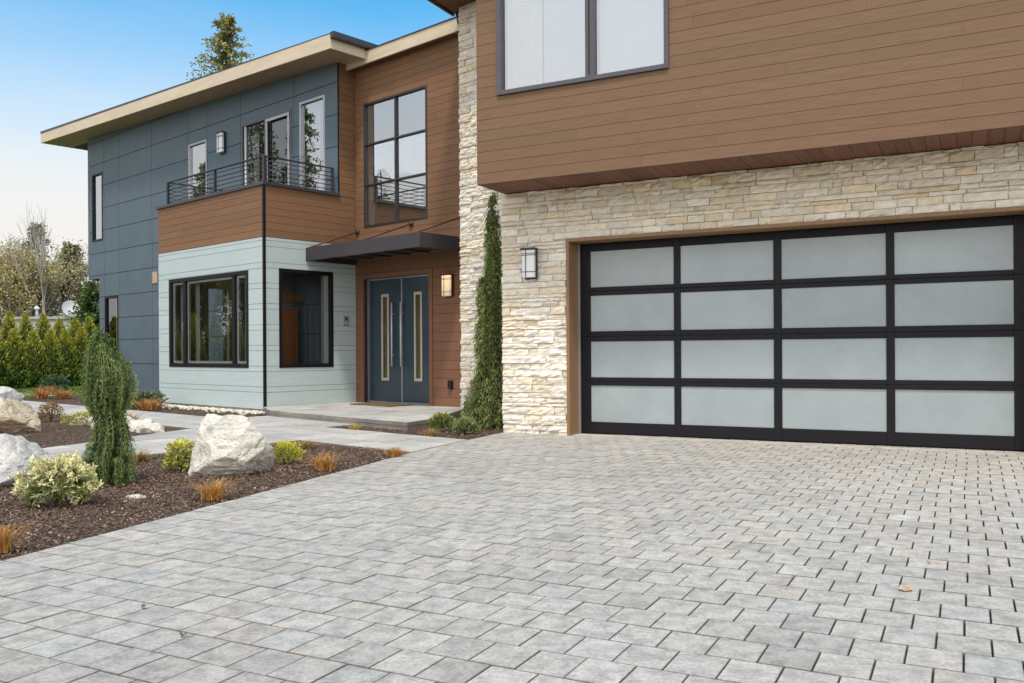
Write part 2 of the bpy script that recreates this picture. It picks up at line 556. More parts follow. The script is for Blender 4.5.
# return wall above, u = 0 plane
mb.bv(-0.15, -0.018, -1.97, V_G - 0.03, 3.95, 6.45)
mb.build('balcony_wall', M['backing'], house, FL)
mb = MB()
cs = courses(3.055, 3.95, 0.128)
cladding(mb, 'v', 0.0, -3.852, -0.032, cs, [], 0.018, 0.005, r, 0.07, 2.6, 0.03)
cladding(mb, 'u', 0.0, -1.98, -0.032, cs, [], 0.018, 0.005, r, 0.07, 2.2, 0.03)
cladding(mb, 'u', 0.0, -1.98, V_G - 0.02, courses(3.955, 6.45, 0.128), [], 0.018, 0.005, r, 0.07, None, 0.03)
mb.build('balcony_siding', M['brown2'], house, FL)
mb = MB()
mb.bv(-3.90, 0.035, -0.17, 0.035, 3.951, 4.012)
mb.bv(-0.17, 0.035, -1.61, -0.171, 3.951, 4.012)
mb.bv(-3.90, -3.68, V_G + 0.01, -0.171, 3.951, 4.012)
bevel(mb.build('parapet_cap', M['capmetal'], house, FL), 0.006)

# --- balcony railing
mb = MB()
rz = [4.075, 4.155, 4.235, 4.315, 4.395]
for z in rz:
    mb.tube([(-3.56, 0.06, z), (-0.06, 0.06, z)], 0.008, 6)
    mb.tube([(-0.06, 0.06, z), (-0.06, 1.50, z)], 0.008, 6)
    mb.tube([(-3.56, 0.06, z), (-3.56, 1.57, z)], 0.008, 6)
mb.bv(-3.585, -0.035, -0.085, -0.035, 4.46, 4.478)
mb.bv(-0.085, -0.035, -1.52, -0.086, 4.46, 4.478)
mb.bv(-3.585, -3.535, -1.57, -0.086, 4.46, 4.478)
rail = mb.build('balcony_railing', M['darkmetal'], house, FL)
for (u, v) in ((-3.56, -0.06), (-1.73, -0.06), (-0.06, -0.06), (-0.06, -1.50)):
    mb = MB()
    w = 0.022 if (u, v) != (-0.06, -0.06) else 0.03
    mb.bv(u - w, u + w, v - w, v + w, 4.013, 4.459)
    mb.build('post', M['darkmetal'], rail, FL)

# --- slate wing
w1 = (-10.86, -10.2, 4.05, 5.86)
w2 = (-10.1, -9.31, 0.85, 2.54)
n1 = (-5.62, -4.80, 3.45, 5.82)
sd = (-3.36, -1.50, 3.40, 5.88)
t3 = (-1.236, -0.405, 3.45, 5.94)
GH = [w1, w2, n1, sd, t3]
mb = MB()
wallslab(mb, 'v', V_G - 0.20, V_G - 0.016, -11.13, -10.44, 3.045, 6.45, GH)
wallslab(mb, 'v', V_G - 0.20, V_G - 0.016, -10.44, -0.02, 0.09, 6.45, GH)
mb.bv(-11.13, -10.95, -9, V_G - 0.201, 3.045, 6.45)
mb.bv(-11.13, -10.44, -9, V_G - 0.201, 3.045, 3.15)
mb.bv(-10.44, -10.25, -9, V_G - 0.201, 0.0, 3.044)
# wedge under the sloping roof
for a, b in ((-11.13, -6.0), (-6.0, -0.02)):
    p = [(a, -V_G + 0.016, 6.451), (b, -V_G + 0.016, 6.451), (b, -V_G + 0.2, 6.451), (a, -V_G + 0.2, 6.451),
         (a, -V_G + 0.016, zs(a) - 0.002), (b, -V_G + 0.016, zs(b) - 0.002), (b, -V_G + 0.2, zs(b) - 0.002), (a, -V_G + 0.2, zs(a) - 0.002)]
    mb.hexa(p)
mb.build('slate_wing_wall', M['backing'], house, FL)
mb = MB()
VU = [-11.13, -10.12, -9.24, -7.43, -5.63, -4.79, -3.40, -1.43, -0.012]
HZ = [0.09, 0.79, 1.40, 1.97, 2.55, 3.13, 3.72, 4.31, 4.90, 5.50, 6.10, 6.69, 7.3]
for i in range(len(VU) - 1):
    for j in range(len(HZ) - 1):
        a0, a1 = VU[i] + 0.007, VU[i + 1] - 0.007
        z0, z1 = HZ[j] + 0.007, HZ[j + 1] - 0.007
        if j < 5 and i == 0: a0 = -10.44
        tnt = jit(r, (1, 1, 1), 0.035, 0.008)
        hz = [h for h in GH if h[0] < a1 and h[1] > a0 and h[2] < z1 and h[3] > z0]
        cz = sorted({z0, z1} | {h[2] for h in hz if z0 < h[2] < z1} | {h[3] for h in hz if z0 < h[3] < z1} | ({3.045} if i == 0 and z0 < 3.045 < z1 else set()))
        for k in range(len(cz) - 1):
            y0, y1 = cz[k], cz[k + 1]
            aa = a0
            if i == 0: aa = -10.44 if y1 <= 3.046 else -11.13
            for b0, b1 in sub_iv(aa, a1, [(h[0], h[1]) for h in hz if h[2] < y1 - 1e-5 and h[3] > y0 + 1e-5]):
                t0, t1 = min(y1, zs(b0) - 0.003), min(y1, zs(b1) - 0.003)
                if t0 <= y0 + 0.002 or t1 <= y0 + 0.002:
                    if t0 <= y0 + 0.01: continue
                    t1 = max(t1, y0 + 0.001)
                f0, f1 = -V_G, -V_G + 0.014
                mb.hexa([(b0, f0, y0), (b1, f0, y0), (b1, f1, y0), (b0, f1, y0), (b0, f0, t0), (b1, f0, t1), (b1, f1, t1), (b0, f1, t0)], tnt)
mb.build('slate_panels', M['gray'], house, FL)
mb = MB()
mb.bv(-0.014, 0.004, V_G - 0.019, V_G + 0.006, 4.013, 6.44)
mb.build('slate_corner_trim', M['bronze'], house, FL)
mb = MB()
mb.bv(-7.40, -7.16, V_G + 0.001, V_G + 0.02, 2.74, 3.02)
bevel(mb.build('utility_plate', M['plate'], house, FL), 0.004)

window(house, FL, 'v', V_G, *w1, fw=0.05, gl='glass_hi', mt='bronze', label='tall narrow slate-wall window at the far upper corner')
window(house, FL, 'v', V_G, *w2, fw=0.05, gl='glass', mt='bronze', label='ground-floor slate-wall window behind the weeping spruce')
window(house, FL, 'v', V_G, *n1, fw=0.045, gl='glass_hi', mt='silver', label='narrow balcony window left of the lantern')
window(house, FL, 'v', V_G, *t3, fw=0.05, gl='glass_hi', mt='silver', label='tall balcony window at the right end of the slate wall')
# sliding balcony door
slide = window(house, FL, 'v', V_G, *sd, verts=(-2.44,), fw=0.055, mw=0.09, gl='glass', mt='winframe', name='sliding_door', label='two-panel glazed sliding door onto the balcony')
mb = MB()
mb.bv(-2.40, -1.56, V_G + 0.013, V_G + 0.03, 3.47, 3.53)
mb.bv(-2.40, -1.56, V_G + 0.013, V_G + 0.03, 5.76, 5.82)
mb.bv(-2.40, -2.34, V_G + 0.013, V_G + 0.03, 3.531, 5.759)
mb.bv(-1.62, -1.56, V_G + 0.013, V_G + 0.03, 3.531, 5.759)
bevel(mb.build('door_sash', M['silver'], slide, FL), 0.004)
mb = MB()
mb.bv(-3.25, -3.21, V_G - 0.03, V_G - 0.005, 3.46, 5.82)
mb.build('door_track', M['whitetrim'], slide, FL)

# bay windows
wf = window(house, FL, 'v', 0.0, *win_bay_f, verts=(-2.81, -1.01), fw=0.07, mw=0.09, gl='glass', mt='bronze', label='wide three-light window on the front of the bay')
mb = MB()
for a, b in ((-3.335, -2.86), (-2.76, -1.06), (-0.96, -0.575)):
    mb.bv(a, a + 0.05, -0.08, -0.045, 0.845, 2.43)
    mb.bv(b - 0.05, b, -0.08, -0.045, 0.845, 2.43)
    mb.bv(a + 0.05, b - 0.05, -0.08, -0.045, 0.845, 0.89)
    mb.bv(a + 0.05, b - 0.05, -0.08, -0.045, 2.39, 2.43)
mb.build('inner_sash', M['whitetrim'], wf, FL)
wr_ = window(house, FL, 'u', 0.0, *win_bay_r, fw=0.06, gl='glass_lo', mt='bronze', label='single-light window on the side of the bay')
mb = MB()
mb.bv(-0.14, -0.06, -1.39, -1.29, 0.84, 2.46)
mb.build('inner_sash', M['whitetrim'], wr_, FL)

# rooms seen through the glass
mb = MB()
mb.bv(-3.69, -0.17, -4.6, -4.5, 0.05, 3.0)
wallslab(mb, 'u', -3.69, -3.6, -4.5, -0.17, 0.05, 3.0, [(-1.42, -0.95, 0.85, 2.40)])
mb.bv(-3.59, -0.17, -4.5, -0.17, 0.02, 0.10)
mb.bv(-3.59, -0.17, -4.5, -0.17, 2.85, 2.95)
mb.build('bay_room', M['room'], house, FL)
for nm, bs in (('cabinet', [(-1.5, -1.15, -1.47, -0.9, 0.11, 1.90)]), ('shelf', [(-1.5, -1.15, -1.9, -0.9, 2.02, 2.15)]), ('timber_post', [(-1.3, -1.2, -2.1, -2.0, 0.11, 2.6)])):
    mb = MB()
    for q in bs: mb.bv(*q)
    mb.build(nm, M['timber'], house, FL)
for a, b in ((-3.34, -3.12), (-2.74, -2.58), (-0.95, -0.83)):   # curtains behind the bay window
    mb = MB()
    n = 10
    for i in range(n):
        x0, x1 = a + (b - a) * i / n, a + (b - a) * (i + 1) / n
        y0, y1 = 0.20 + 0.02 * sin(i * 1.9), 0.20 + 0.02 * sin((i + 1) * 1.9)
        mb.face([(x0, y0, 0.3), (x1, y1, 0.3), (x1, y1, 2.7), (x0, y0, 2.7)])
    mb.build('curtain', M['curtain'], wf, FL)
for (a, b) in ((-10.78, -10.60), (-5.55, -5.40), (-3.3, -3.1), (-1.2, -0.93)):
    n = 8
    mb = MB()
    lo, hi = (4.0, 5.9) if a < -10 else (3.4, 5.95)
    for i in range(n):
        x0, x1 = a + (b - a) * i / n, a + (b - a) * (i + 1) / n
        y0, y1 = 1.85 + 0.02 * sin(i * 1.9), 1.85 + 0.02 * sin((i + 1) * 1.9)
        mb.face([(x0, y0, lo), (x1, y1, lo), (x1, y1, hi), (x0, y0, hi)])
    mb.build('curtain', M['curtain'], house, FL)
mb = MB()
for i in range(8):
    x0, x1 = -10.02 + 0.04 * i, -9.98 + 0.04 * i
    mb.face([(x0, 1.85 + .02 * (i % 2), .8), (x1, 1.85 + .02 * ((i + 1) % 2), .8), (x1, 1.85 + .02 * ((i + 1) % 2), 2.6), (x0, 1.85 + .02 * (i % 2), 2.6)])
mb.build('curtain', M['curtain'], house, FL)
mb = MB()
mb.bv(-10.2, -0.2, -6.0, -5.9, 0.1, 6.3)
mb.bv(-10.2, -0.2, -5.9, -1.82, 3.1, 3.2)
mb.bv(-10.2, -0.2, -5.9, -1.82, 6.2, 6.3)
mb.build('upper_room', M['room'], house, FL)

# --- entry wall (plane D)
win_e = (0.27, 2.02, 3.375, 5.705)
door_o = (0.235, 2.045, 0.10, 2.41)
mb = MB()
wallslab(mb, 'v', V_D - 0.22, V_D - 0.019, -0.02, 3.6, 0.0, 6.50, [win_e, door_o])
mb.build('entry_wall', M['backing'], house, FL)
mb = MB()
trim_hole = (0.14, 2.14, 0.0, 2.50)
cladding(mb, 'v', V_D, 0.002, 3.5, courses(2.75, 6.40, 0.128), [win_e], 0.018, 0.005, r, 0.07, 2.4, 0.03)
mb.build('entry_siding', M['brown2'], house, FL)
mb = MB()
cladding(mb, 'v', V_D, 0.002, 3.5, courses(0.09, 2.75, 0.16), [trim_hole], 0.018, 0.005, r, 0.07, None, 0.03)
mb.build('porch_siding', M['brown3'], house, FL)
mb = MB()
mb.bv(0.142, 0.233, V_D - 0.21, V_D + 0.016, 0.101, 2.412)
mb.bv(2.047, 2.138, V_D - 0.21, V_D + 0.016, 0.101, 2.412)
mb.bv(0.142, 2.138, V_D - 0.21, V_D + 0.016, 2.414, 2.498)
bevel(mb.build('door_surround', M['brown3'], house, FL), 0.004)
VD2 = V_D - 0.115
mb = MB()
mb.bv(0.235, 0.262, VD2 - 0.05, VD2 + 0.03, 0.101, 2.41)
mb.bv(2.018, 2.045, VD2 - 0.05, VD2 + 0.03, 0.101, 2.41)
mb.bv(0.262, 2.018, VD2 - 0.05, VD2 + 0.03, 2.383, 2.41)
mb.bv(0.262, 2.018, VD2 - 0.05, VD2 + 0.06, 0.101, 0.128)
mb.build('door_frame', M['silver'], house, FL)
for (a, b, la, lb, hx) in ((0.265, 1.186, 0.609, 0.841, 0.985), (1.200, 2.015, 1.521, 1.749, 1.235)):
    mb = MB()
    wallslab(mb, 'v', VD2 - 0.045, VD2, a, b, 0.13, 2.381, [(la + .04, lb - .04, 0.55, 2.075)])
    d = mb.build('front_door', M['doorblue'], house, FL)
    bevel(d, 0.003)
    mb = MB()
    mb.bv(la + .01, la + .05, VD2 - 0.01, VD2 + 0.014, 0.512, 2.113)
    mb.bv(lb - .05, lb - .01, VD2 - 0.01, VD2 + 0.014, 0.512, 2.113)
    mb.bv(la + .05, lb - .05, VD2 - 0.01, VD2 + 0.014, 0.512, 0.562)
    mb.bv(la + .05, lb - .05, VD2 - 0.01, VD2 + 0.014, 2.063, 2.113)
    bevel(mb.build('lite_frame', M['liteframe'], d, FL), 0.003)
    mb = MB()
    mb.face([(la + .04, -VD2 + .02, .55), (lb - .04, -VD2 + .02, .55), (lb - .04, -VD2 + .02, 2.075), (la + .04, -VD2 + .02, 2.075)])
    mb.build('lite_glass', M['liteglass'], d, FL)
    mb = MB()
    mb.tube([(hx, -VD2 - 0.07, 0.775), (hx, -VD2 - 0.07, 1.945)], 0.016, 10)
    for zq in (0.98, 1.74):
        mb.tube([(hx, -VD2 - 0.07, zq), (hx, -VD2, zq)], 0.010, 8)
    mb.build('pull_handle', M['steel'], d, FL)
mb = MB()
mb.bv(1.187, 1.199, VD2 - 0.02, VD2 + 0.012, 0.13, 2.381)
mb.build('door_astragal', M['steel'], house, FL)
mb = MB()
mb.bv(0.1, 2.6, -4.2, -4.1, 0.1, 3.0)
mb.bv(0.1, 2.6, -4.1, -2.22, 2.9, 3.0)
mb.build('hall_room', M['room'], house, FL)

we = window(house, FL, 'v', V_D, *win_e, verts=(1.165,), horis=(4.925, 4.165), fw=0.038, mw=0.034, gl='glass_hi', mt='darkmetal', label='large six-light stair window above the entry canopy')
mb = MB()
mb.bv(0.315, 0.50, -2.10, -2.05, 3.42, 5.66)
mb.build('blind', M['curtain'], we, FL)
mb = MB()
mb.bv(0.0, 3.5, -5.0, -4.9, 3.2, 6.3)
mb.bv(0.0, 3.5, -4.9, -2.25, 3.2, 3.3)
mb.bv(0.0, 3.5, -4.9, -2.25, 6.2, 6.3)
mb.build('stair_room', M['roomw'], house, FL)

# --- entry canopy
mb = MB()
cu0, cu1, cv0, cv1, cz0, cz1 = 0.004, 3.07, V_D + 0.004, -0.855, 2.69, 2.93
mb.bv(cu0, cu1, cv1 - 0.05, cv1, cz0, cz1)
mb.bv(cu1 - 0.05, cu1, cv0, cv1 - 0.051, cz0, cz1)
mb.bv(cu0, cu0 + 0.04, cv0, cv1 - 0.051, cz0, cz1)
mb.bv(cu0 + 0.041, cu1 - 0.051, cv0, cv1 - 0.051, cz0 + 0.10, cz0 + 0.14)
for k in range(1, 6):
    x = cu0 + (cu1 - cu0) * k / 6
    mb.bv(x - 0.02, x + 0.02, cv0, cv1 - 0.052, cz0 + 0.075, cz0 + 0.099)
can = mb.build('entry_canopy', M['canopy'], house, FL)
bevel(can, 0.006)
for x in (0.08, 1.605, 2.95):
    mb = MB()
    mb.tube([(x, -V_D, 3.32), (x, -cv1 + 0.03, 2.93)], 0.014, 8)
    mb.tube([(x, -V_D - 0.002, 3.32), (x, -V_D - 0.03, 3.32)], 0.05, 12)
    mb.build('tie_rod', M['rust'], can, FL)

# --- roofs
def slope_box(mb, u0, u1, v0, v1, d0, d1, extra=0.0, tint=(1, 1, 1)):
    def zt(u): return zs(u) + d1 + extra * (0.6 - u) / 13.35
    mb.hexa([(u0, -v1, zs(u0) + d0), (u1, -v1, zs(u1) + d0), (u1, -v0, zs(u1) + d0), (u0, -v0, zs(u0) + d0),
             (u0, -v1, zt(u0)), (u1, -v1, zt(u1)), (u1, -v0, zt(u1)), (u0, -v0, zt(u0))], tint)


mb = MB()
slope_box(mb, -12.72, 0.55, -1.79, -1.03, 0.02, 0.23, 0.05)
slope_box(mb, -12.72, -0.02, -9.0, -1.79, 0.02, 0.23, 0.05)
roof = mb.build('slate_wing_roof', M['roofing'], house, FL)
mb = MB()
slope_box(mb, -12.76, 0.60, -1.029, -0.99, -0.006, 0.25, 0.05)
slope_box(mb, 0.551, 0.60, -1.79, -1.03, -0.006, 0.248, 0)
slope_box(mb, -12.76, -12.721, -9.0, -1.03, -0.006, 0.248, 0.05)
mb.build('fascia', M['cream'], roof, FL)
mb = MB()
slope_box(mb, -12.765, 0.60, -1.03, -0.984, 0.252, 0.262, 0.05)
mb.build('roof_edge', M['darkmetal'], roof, FL)
mb = MB()
for i in range(5):
    a, b = -1.789 + i * 0.152, -1.789 + (i + 1) * 0.152 - 0.004
    slope_box(mb, -12.72, 0.55, a, min(b, -1.031), -0.0, 0.018, 0, jit(r, (1, 1, 1), .12))
mb.build('soffit', M['soffit2'], roof, FL)
mb = MB()
mb.bv(0.602, 0.70, -3.9, -0.985, 6.60, 6.615)
mb.bv(0.69, 0.705, -3.9, -0.985, 6.615, 6.71)
mb.bv(0.602, 0.612, -3.9, -0.985, 6.615, 6.70)
mb.bv(0.602, 0.705, -0.986, -0.98, 6.60, 6.71)
mb.build('gutter', M['darkmetal'], roof, FL)

mb = MB()
mb.bv(0.004, 3.6, -9, -1.821, 6.40, 6.56)
roof2 = mb.build('entry_roof', M['roofing'], house, FL)
mb = MB()
mb.bv(0.004, 3.38, -1.82, -1.78, 6.35, 6.572)
mb.build('fascia', M['cream'], roof2, FL)
mb = MB()
mb.bv(0.004, 3.38, -1.83, -1.765, 6.574, 6.592)
mb.build('roof_edge', M['darkmetal'], roof2, FL)
mb = MB()
mb.bv(0.004, 3.38, -1.98, -1.821, 6.365, 6.398)
mb.build('soffit', M['soffit'], roof2, FL)

# --- stone tower beside the entry
mb = MB()
mb.bv(3.42, 5.5, -2.6, -1.431, -0.05, 6.53)
mb.build('tower_core', M['mortar'], house, FL)
mb = MB()
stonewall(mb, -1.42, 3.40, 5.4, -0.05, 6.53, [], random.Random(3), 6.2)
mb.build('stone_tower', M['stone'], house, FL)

# --- garage wing
gdoor = (0.905, 5.90, 0.0, 2.415)
mb = MB()
wallslab(mb, 'v', -0.25, -0.031, 0.03, 7.6, -0.05, 3.04, [gdoor])
mb.bv(0.03, 0.25, -6, -0.251, -0.05, 3.04)
mb.bv(0.25, 7.6, -6.1, -6.0, -0.05, 3.04)
mb.build('garage_wall', M['mortar'], house, FG)
mb = MB()
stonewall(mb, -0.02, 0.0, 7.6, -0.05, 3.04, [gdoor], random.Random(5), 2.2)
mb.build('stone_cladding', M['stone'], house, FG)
# upper storey box over the garage
win_g = (0.335, 2.445, 4.075, 5.85)
mb = MB()
wallslab(mb, 'v', 0.55, 0.668, 0.066, 7.6, 3.06, 6.53, [win_g])
mb.bv(0.066, 0.2, -6, 0.549, 3.06, 6.53)
mb.bv(0.066, 7.6, -6.1, 0.667, 3.059, 3.2)
mb.bv(7.45, 7.6, -6, 0.549, 3.201, 6.53)
mb.build('garage_upper_wall', M['backing'], house, FG)
mb = MB()
cladding(mb, 'v', 0.687, 0.046, 7.6, courses(3.043, 6.53, 0.1285), [win_g], 0.018, 0.004, r, 0.05, 3.4, 0.018)
mb.bv(0.046, 0.064, -6, 0.667, 3.043, 6.53)
mb.build('garage_upper_siding', M['brown'], house, FG)
mb = MB()
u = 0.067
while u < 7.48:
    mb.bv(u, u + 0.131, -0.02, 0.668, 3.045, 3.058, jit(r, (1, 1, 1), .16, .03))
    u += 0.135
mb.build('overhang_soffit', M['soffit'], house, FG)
wgx = 0
wg = window(house, FG, 'v', 0.687, *win_g, verts=(1.523,), fw=0.052, mw=0.10, proud=0.03, gl='glass_mid', mt='winframe', label='wide two-light window over the garage')
mb = MB()
mb.bv(1.516, 1.530, 0.60, 0.715, 4.146, 5.78)
mb.build('mullion_gap', M['backing'], wg, FG)
mb = MB()
for (a, b, y) in ((0.41, 0.49, 0.80), (0.86, 1.05, 0.80), (1.63, 1.72, 0.80)):
    mb.bv(a, b, -y + 1.2, -y + 1.25, 4.0, 5.85)
mb.build('inner_sash', M['whitetrim'], wg, FG)
mb = MB()
for i in range(22):
    x0, x1 = 0.42 + 0.021 * i, 0.42 + 0.021 * (i + 1)
    y0, y1 = -0.585 + 0.012 * sin(i * 1.7), -0.585 + 0.012 * sin((i + 1) * 1.7)
    mb.face([(x0, y0, 4.0), (x1, y1, 4.0), (x1, y1, 5.86), (x0, y0, 5.86)])
mb.build('curtain', M['whitetrim'], wg, FG)
mb = MB()
mb.bv(1.60, 2.40, 0.575, 0.58, 4.0, 5.86)
mb.build('blind', M['blindcloth'], wg, FG)
mb = MB()
mb.bv(0.90, 1.45, 0.575, 0.58, 4.0, 5.86, (.9, .9, .95))
mb.build('blind', M['blindcloth'], wg, FG)
mb = MB()
mb.bv(0.2, 4.5, -3.0, -2.9, 3.5, 6.2)
mb.bv(0.2, 4.5, -2.9, 0.54, 3.4, 3.5)
mb.bv(0.2, 4.5, -2.9, 0.54, 6.1, 6.2)
mb.bv(0.201, 0.25, -2.9, 0.54, 3.5, 6.1)
mb.bv(4.4, 4.5, -2.9, 0.54, 3.5, 6.1)
mb.build('garage_upper_room', M['roomw'], house, FG)
mb = MB()
mb.bv(-2.15, -0.38, -9, -1.30, 6.56, 6.80)  # unseen eave cut back in front of this so sun reaches the tower
mb.bv(-0.38, 8.2, -9, 1.25, 6.56, 6.80)
roof3 = mb.build('garage_roof', M['roofing'], house, FG)
mb = MB()
y = -2.4
u = -2.10
while u < 8.1:
    mb.bv(u, u + 0.131, -2.4, 1.2 if u > -0.3 else -1.32, 6.535, 6.558, jit(r, (1, 1, 1), .12, .03))
    u += 0.135
mb.build('soffit', M['soffit'], roof3, FG)
mb = MB()
mb.bv(-2.19, -2.151, -2.4, -1.26, 6.52, 6.80)
mb.bv(-2.15, -0.42, -1.299, -1.26, 6.52, 6.80)
mb.bv(-0.42, -0.381, -1.26, 1.29, 6.52, 6.80)
mb.bv(-0.38, 8.2, 1.251, 1.29, 6.52, 6.80)
mb.build('fascia', M['soffit'], roof3, FG)
mb = MB()
mb.tube([gw(-2.05, -2.33, 6.53), gw(-2.05, -2.38, 6.40), gw(-1.98, -2.5, 6.25)], 0.04, 8)
mb.build('downspout', M['darkmetal'], roof3, I4)

# --- garage door
mb = MB()
mb.bv(0.906, 0.944, -0.30, 0.012, 0.0, 2.372)
mb.bv(5.862, 5.899, -0.30, 0.012, 0.0, 2.372)
mb.bv(0.906, 5.899, -0.30, 0.012, 2.374, 2.414)
bevel(mb.build('garage_door_trim', M['jamb'], house, FG), 0.004)
for a_, b_ in ((0.945, 0.972), (5.834, 5.861)):
    mb = MB()
    mb.bv(a_, b_, -0.285, -0.262, 0.0, 2.37)
    mb.build('weather_strip', M['silver'], house, FG)
vd = -0.30
RZ = [(2.275, 1.827), (1.724, 1.278), (1.153, 0.706), (0.606, 0.151)]
CU = [(1.096, 2.169), (2.251, 3.331), (3.419, 4.505), (4.588, 5.69)]
mb = MB()
us = [0.950, CU[0][0], CU[0][1], CU[1][0], CU[1][1], CU[2][0], CU[2][1], CU[3][0], CU[3][1], 5.856]
secs = [(0.012, 0.655), (0.657, 1.214), (1.216, 1.775), (1.777, 2.368)]
for (s0, s1), (pt, pb_) in zip(secs, reversed(RZ)):
    for k in range(0, 10, 2):
        mb.bv(us[k], us[k + 1], vd - 0.04, vd, s0, s1)
    for k in range(1, 9, 2):
        mb.bv(us[k], us[k + 1], vd - 0.04, vd - 0.001, s0, pb_)
        mb.bv(us[k], us[k + 1], vd - 0.04, vd - 0.001, pt, s1)
gd = mb.build('garage_door', M['bronze'], house, FG)
gd['label'] = 'black framed sectional garage door with frosted glass panes'
bevel(gd, 0.004)
for (pt, pb_) in RZ:
    for (a, b) in CU:
        mb = MB()
        mb.bv(a + 0.001, b - 0.001, vd - 0.03, vd - 0.016, pb_ + 0.001, pt - 0.001, jit(r, (1, 1, 1), 0.055, 0.008))
        mb.build('frosted_pane', M['frost'], gd, FG)
mb = MB()
mb.bv(0.92, 5.89, vd - 0.2, vd - 0.05, 0.0, 2.6)
mb.build('garage_dark', M['backing'], house, FG)


# ------------------------------------------------------------------ things fixed to or standing by the house
def sconce(frame, u, v, z, w, h, d, label, lit=False):
    e = empty('wall_lantern', frame @ Matrix.Translation((u, -v, z)), label, 'wall lamp')
    F = FRAMES[e.name]
    mb = MB()
    mb.bv(-w / 2 - .005, w / 2 + .005, 0.0, 0.022, -0.02, h + 0.02)
    mb.bv(-w / 2 - .02, w / 2 + .02, 0.023, d + 0.02, h, h + 0.022)
    bevel(mb.build('back_plate', M['lampmetal'], e, F), 0.003)
    mb = MB()
    mb.bv(-w / 2, w / 2, 0.024, d, 0.0, h - 0.001)
    o = mb.build('lamp_shade', M['lampglass_lit' if lit else 'lampglass'], e, F)
    bevel(o, 0.008, 3)
    mb = MB()
    t = 0.007
    for zq in (h * 0.20, h * 0.80, h * 0.86):
        mb.bv(-w / 2 - t, w / 2 + t, d, d + t, zq - t / 2, zq + t / 2)
        mb.bv(-w / 2 - t, -w / 2, 0.03, d, zq - t / 2, zq + t / 2)
        mb.bv(w / 2, w / 2 + t, 0.03, d, zq - t / 2, zq + t / 2)
    for x in (-w * 0.18,):
        mb.bv(x - t / 2, x + t / 2, d + .001, d + t + .002, 0.0, h - .002)
    mb.bv(w / 2 - 0.002, w / 2 + t + .002, 0.03, d * .55, 0, h - .002)
    mb.build('cage', M['lampmetal'], e, F)
    return e


sconce(FG, 0.435, 0.015, 1.955, 0.165, 0.345, 0.10, 'unlit wall lantern on the pale stone beside the garage door')
sconce(FL, 2.565, V_D + .002, 1.985, 0.19, 0.35, 0.10, 'glowing amber wall lantern to the right of the blue front doors', True)
sconce(FL, -4.09, V_G + .002, 5.40, 0.22, 0.42, 0.10, 'unlit white lantern high on the slate wall beside the balcony door')

e = empty('intercom', FL @ Matrix.Translation((0.0, 1.74, 1.54)), 'small silver intercom on the pale green side wall near the front doors', 'intercom')
F = FRAMES[e.name]
mb = MB(); mb.box(0.001, 0.025, -0.055, 0.055, 0, 0.18); bevel(mb.build('housing', M['silver'], e, F), 0.004)
mb = MB(); mb.tube([(0.024, 0.0, 0.13), (0.030, 0.0, 0.13)], 0.022, 14); mb.build('lens', M['bronze'], e, F)
mb = MB(); mb.box(0.025, 0.028, -0.03, 0.03, 0.03, 0.07); mb.build('button', M['steel'], e, F)

e = empty('outlet_box', FL @ Matrix.Translation((2.59, -V_D, 0.40)), 'small black outlet cover low on the brown wall below the glowing lantern', 'outlet')
F = FRAMES[e.name]
mb = MB(); mb.box(-0.05, 0.05, -0.045, -0.003, 0, 0.15); bevel(mb.build('cover', M['bronze'], e, F), 0.008)
mb = MB(); mb.box(-0.02, 0.02, -0.055, -0.046, 0.0, 0.03); mb.build('cord_slot', M['darkmetal'], e, F)

mb = MB()
F = FL @ Matrix.Translation((1.22, 1.60, 0.106))
mb.box(-0.55, 0.55, -0.30, 0.30, 0.0, 0.014)
o = bevel(mb.build('doormat', M['mat'], None, F), 0.006)
tag(o, 'flat brown doormat on the porch in front of the blue doors', 'doormat')

# ================================================================== GROUND
gmb = MB()
gmb.face([(-220, -120, -0.05), (220, -120, -0.05), (220, 400, -0.05), (-220, 400, -0.05)])
tag(gmb.build('ground', M['soil']), kind='structure')


def clip(poly, p, n):
    """keep the side where (x-p).n >= 0"""
    out = []
    for i in range(len(poly)):
        a, b = poly[i], poly[(i + 1) % len(poly)]
        da = (a[0] - p[0]) * n[0] + (a[1] - p[1]) * n[1]
        db = (b[0] - p[0]) * n[0] + (b[1] - p[1]) * n[1]
        if da >= 0: out.append(a)
        if (da >= 0) != (db >= 0):
            t = da / (da - db)
            out.append((a[0] + (b[0] - a[0]) * t, a[1] + (b[1] - a[1]) * t))
    return out


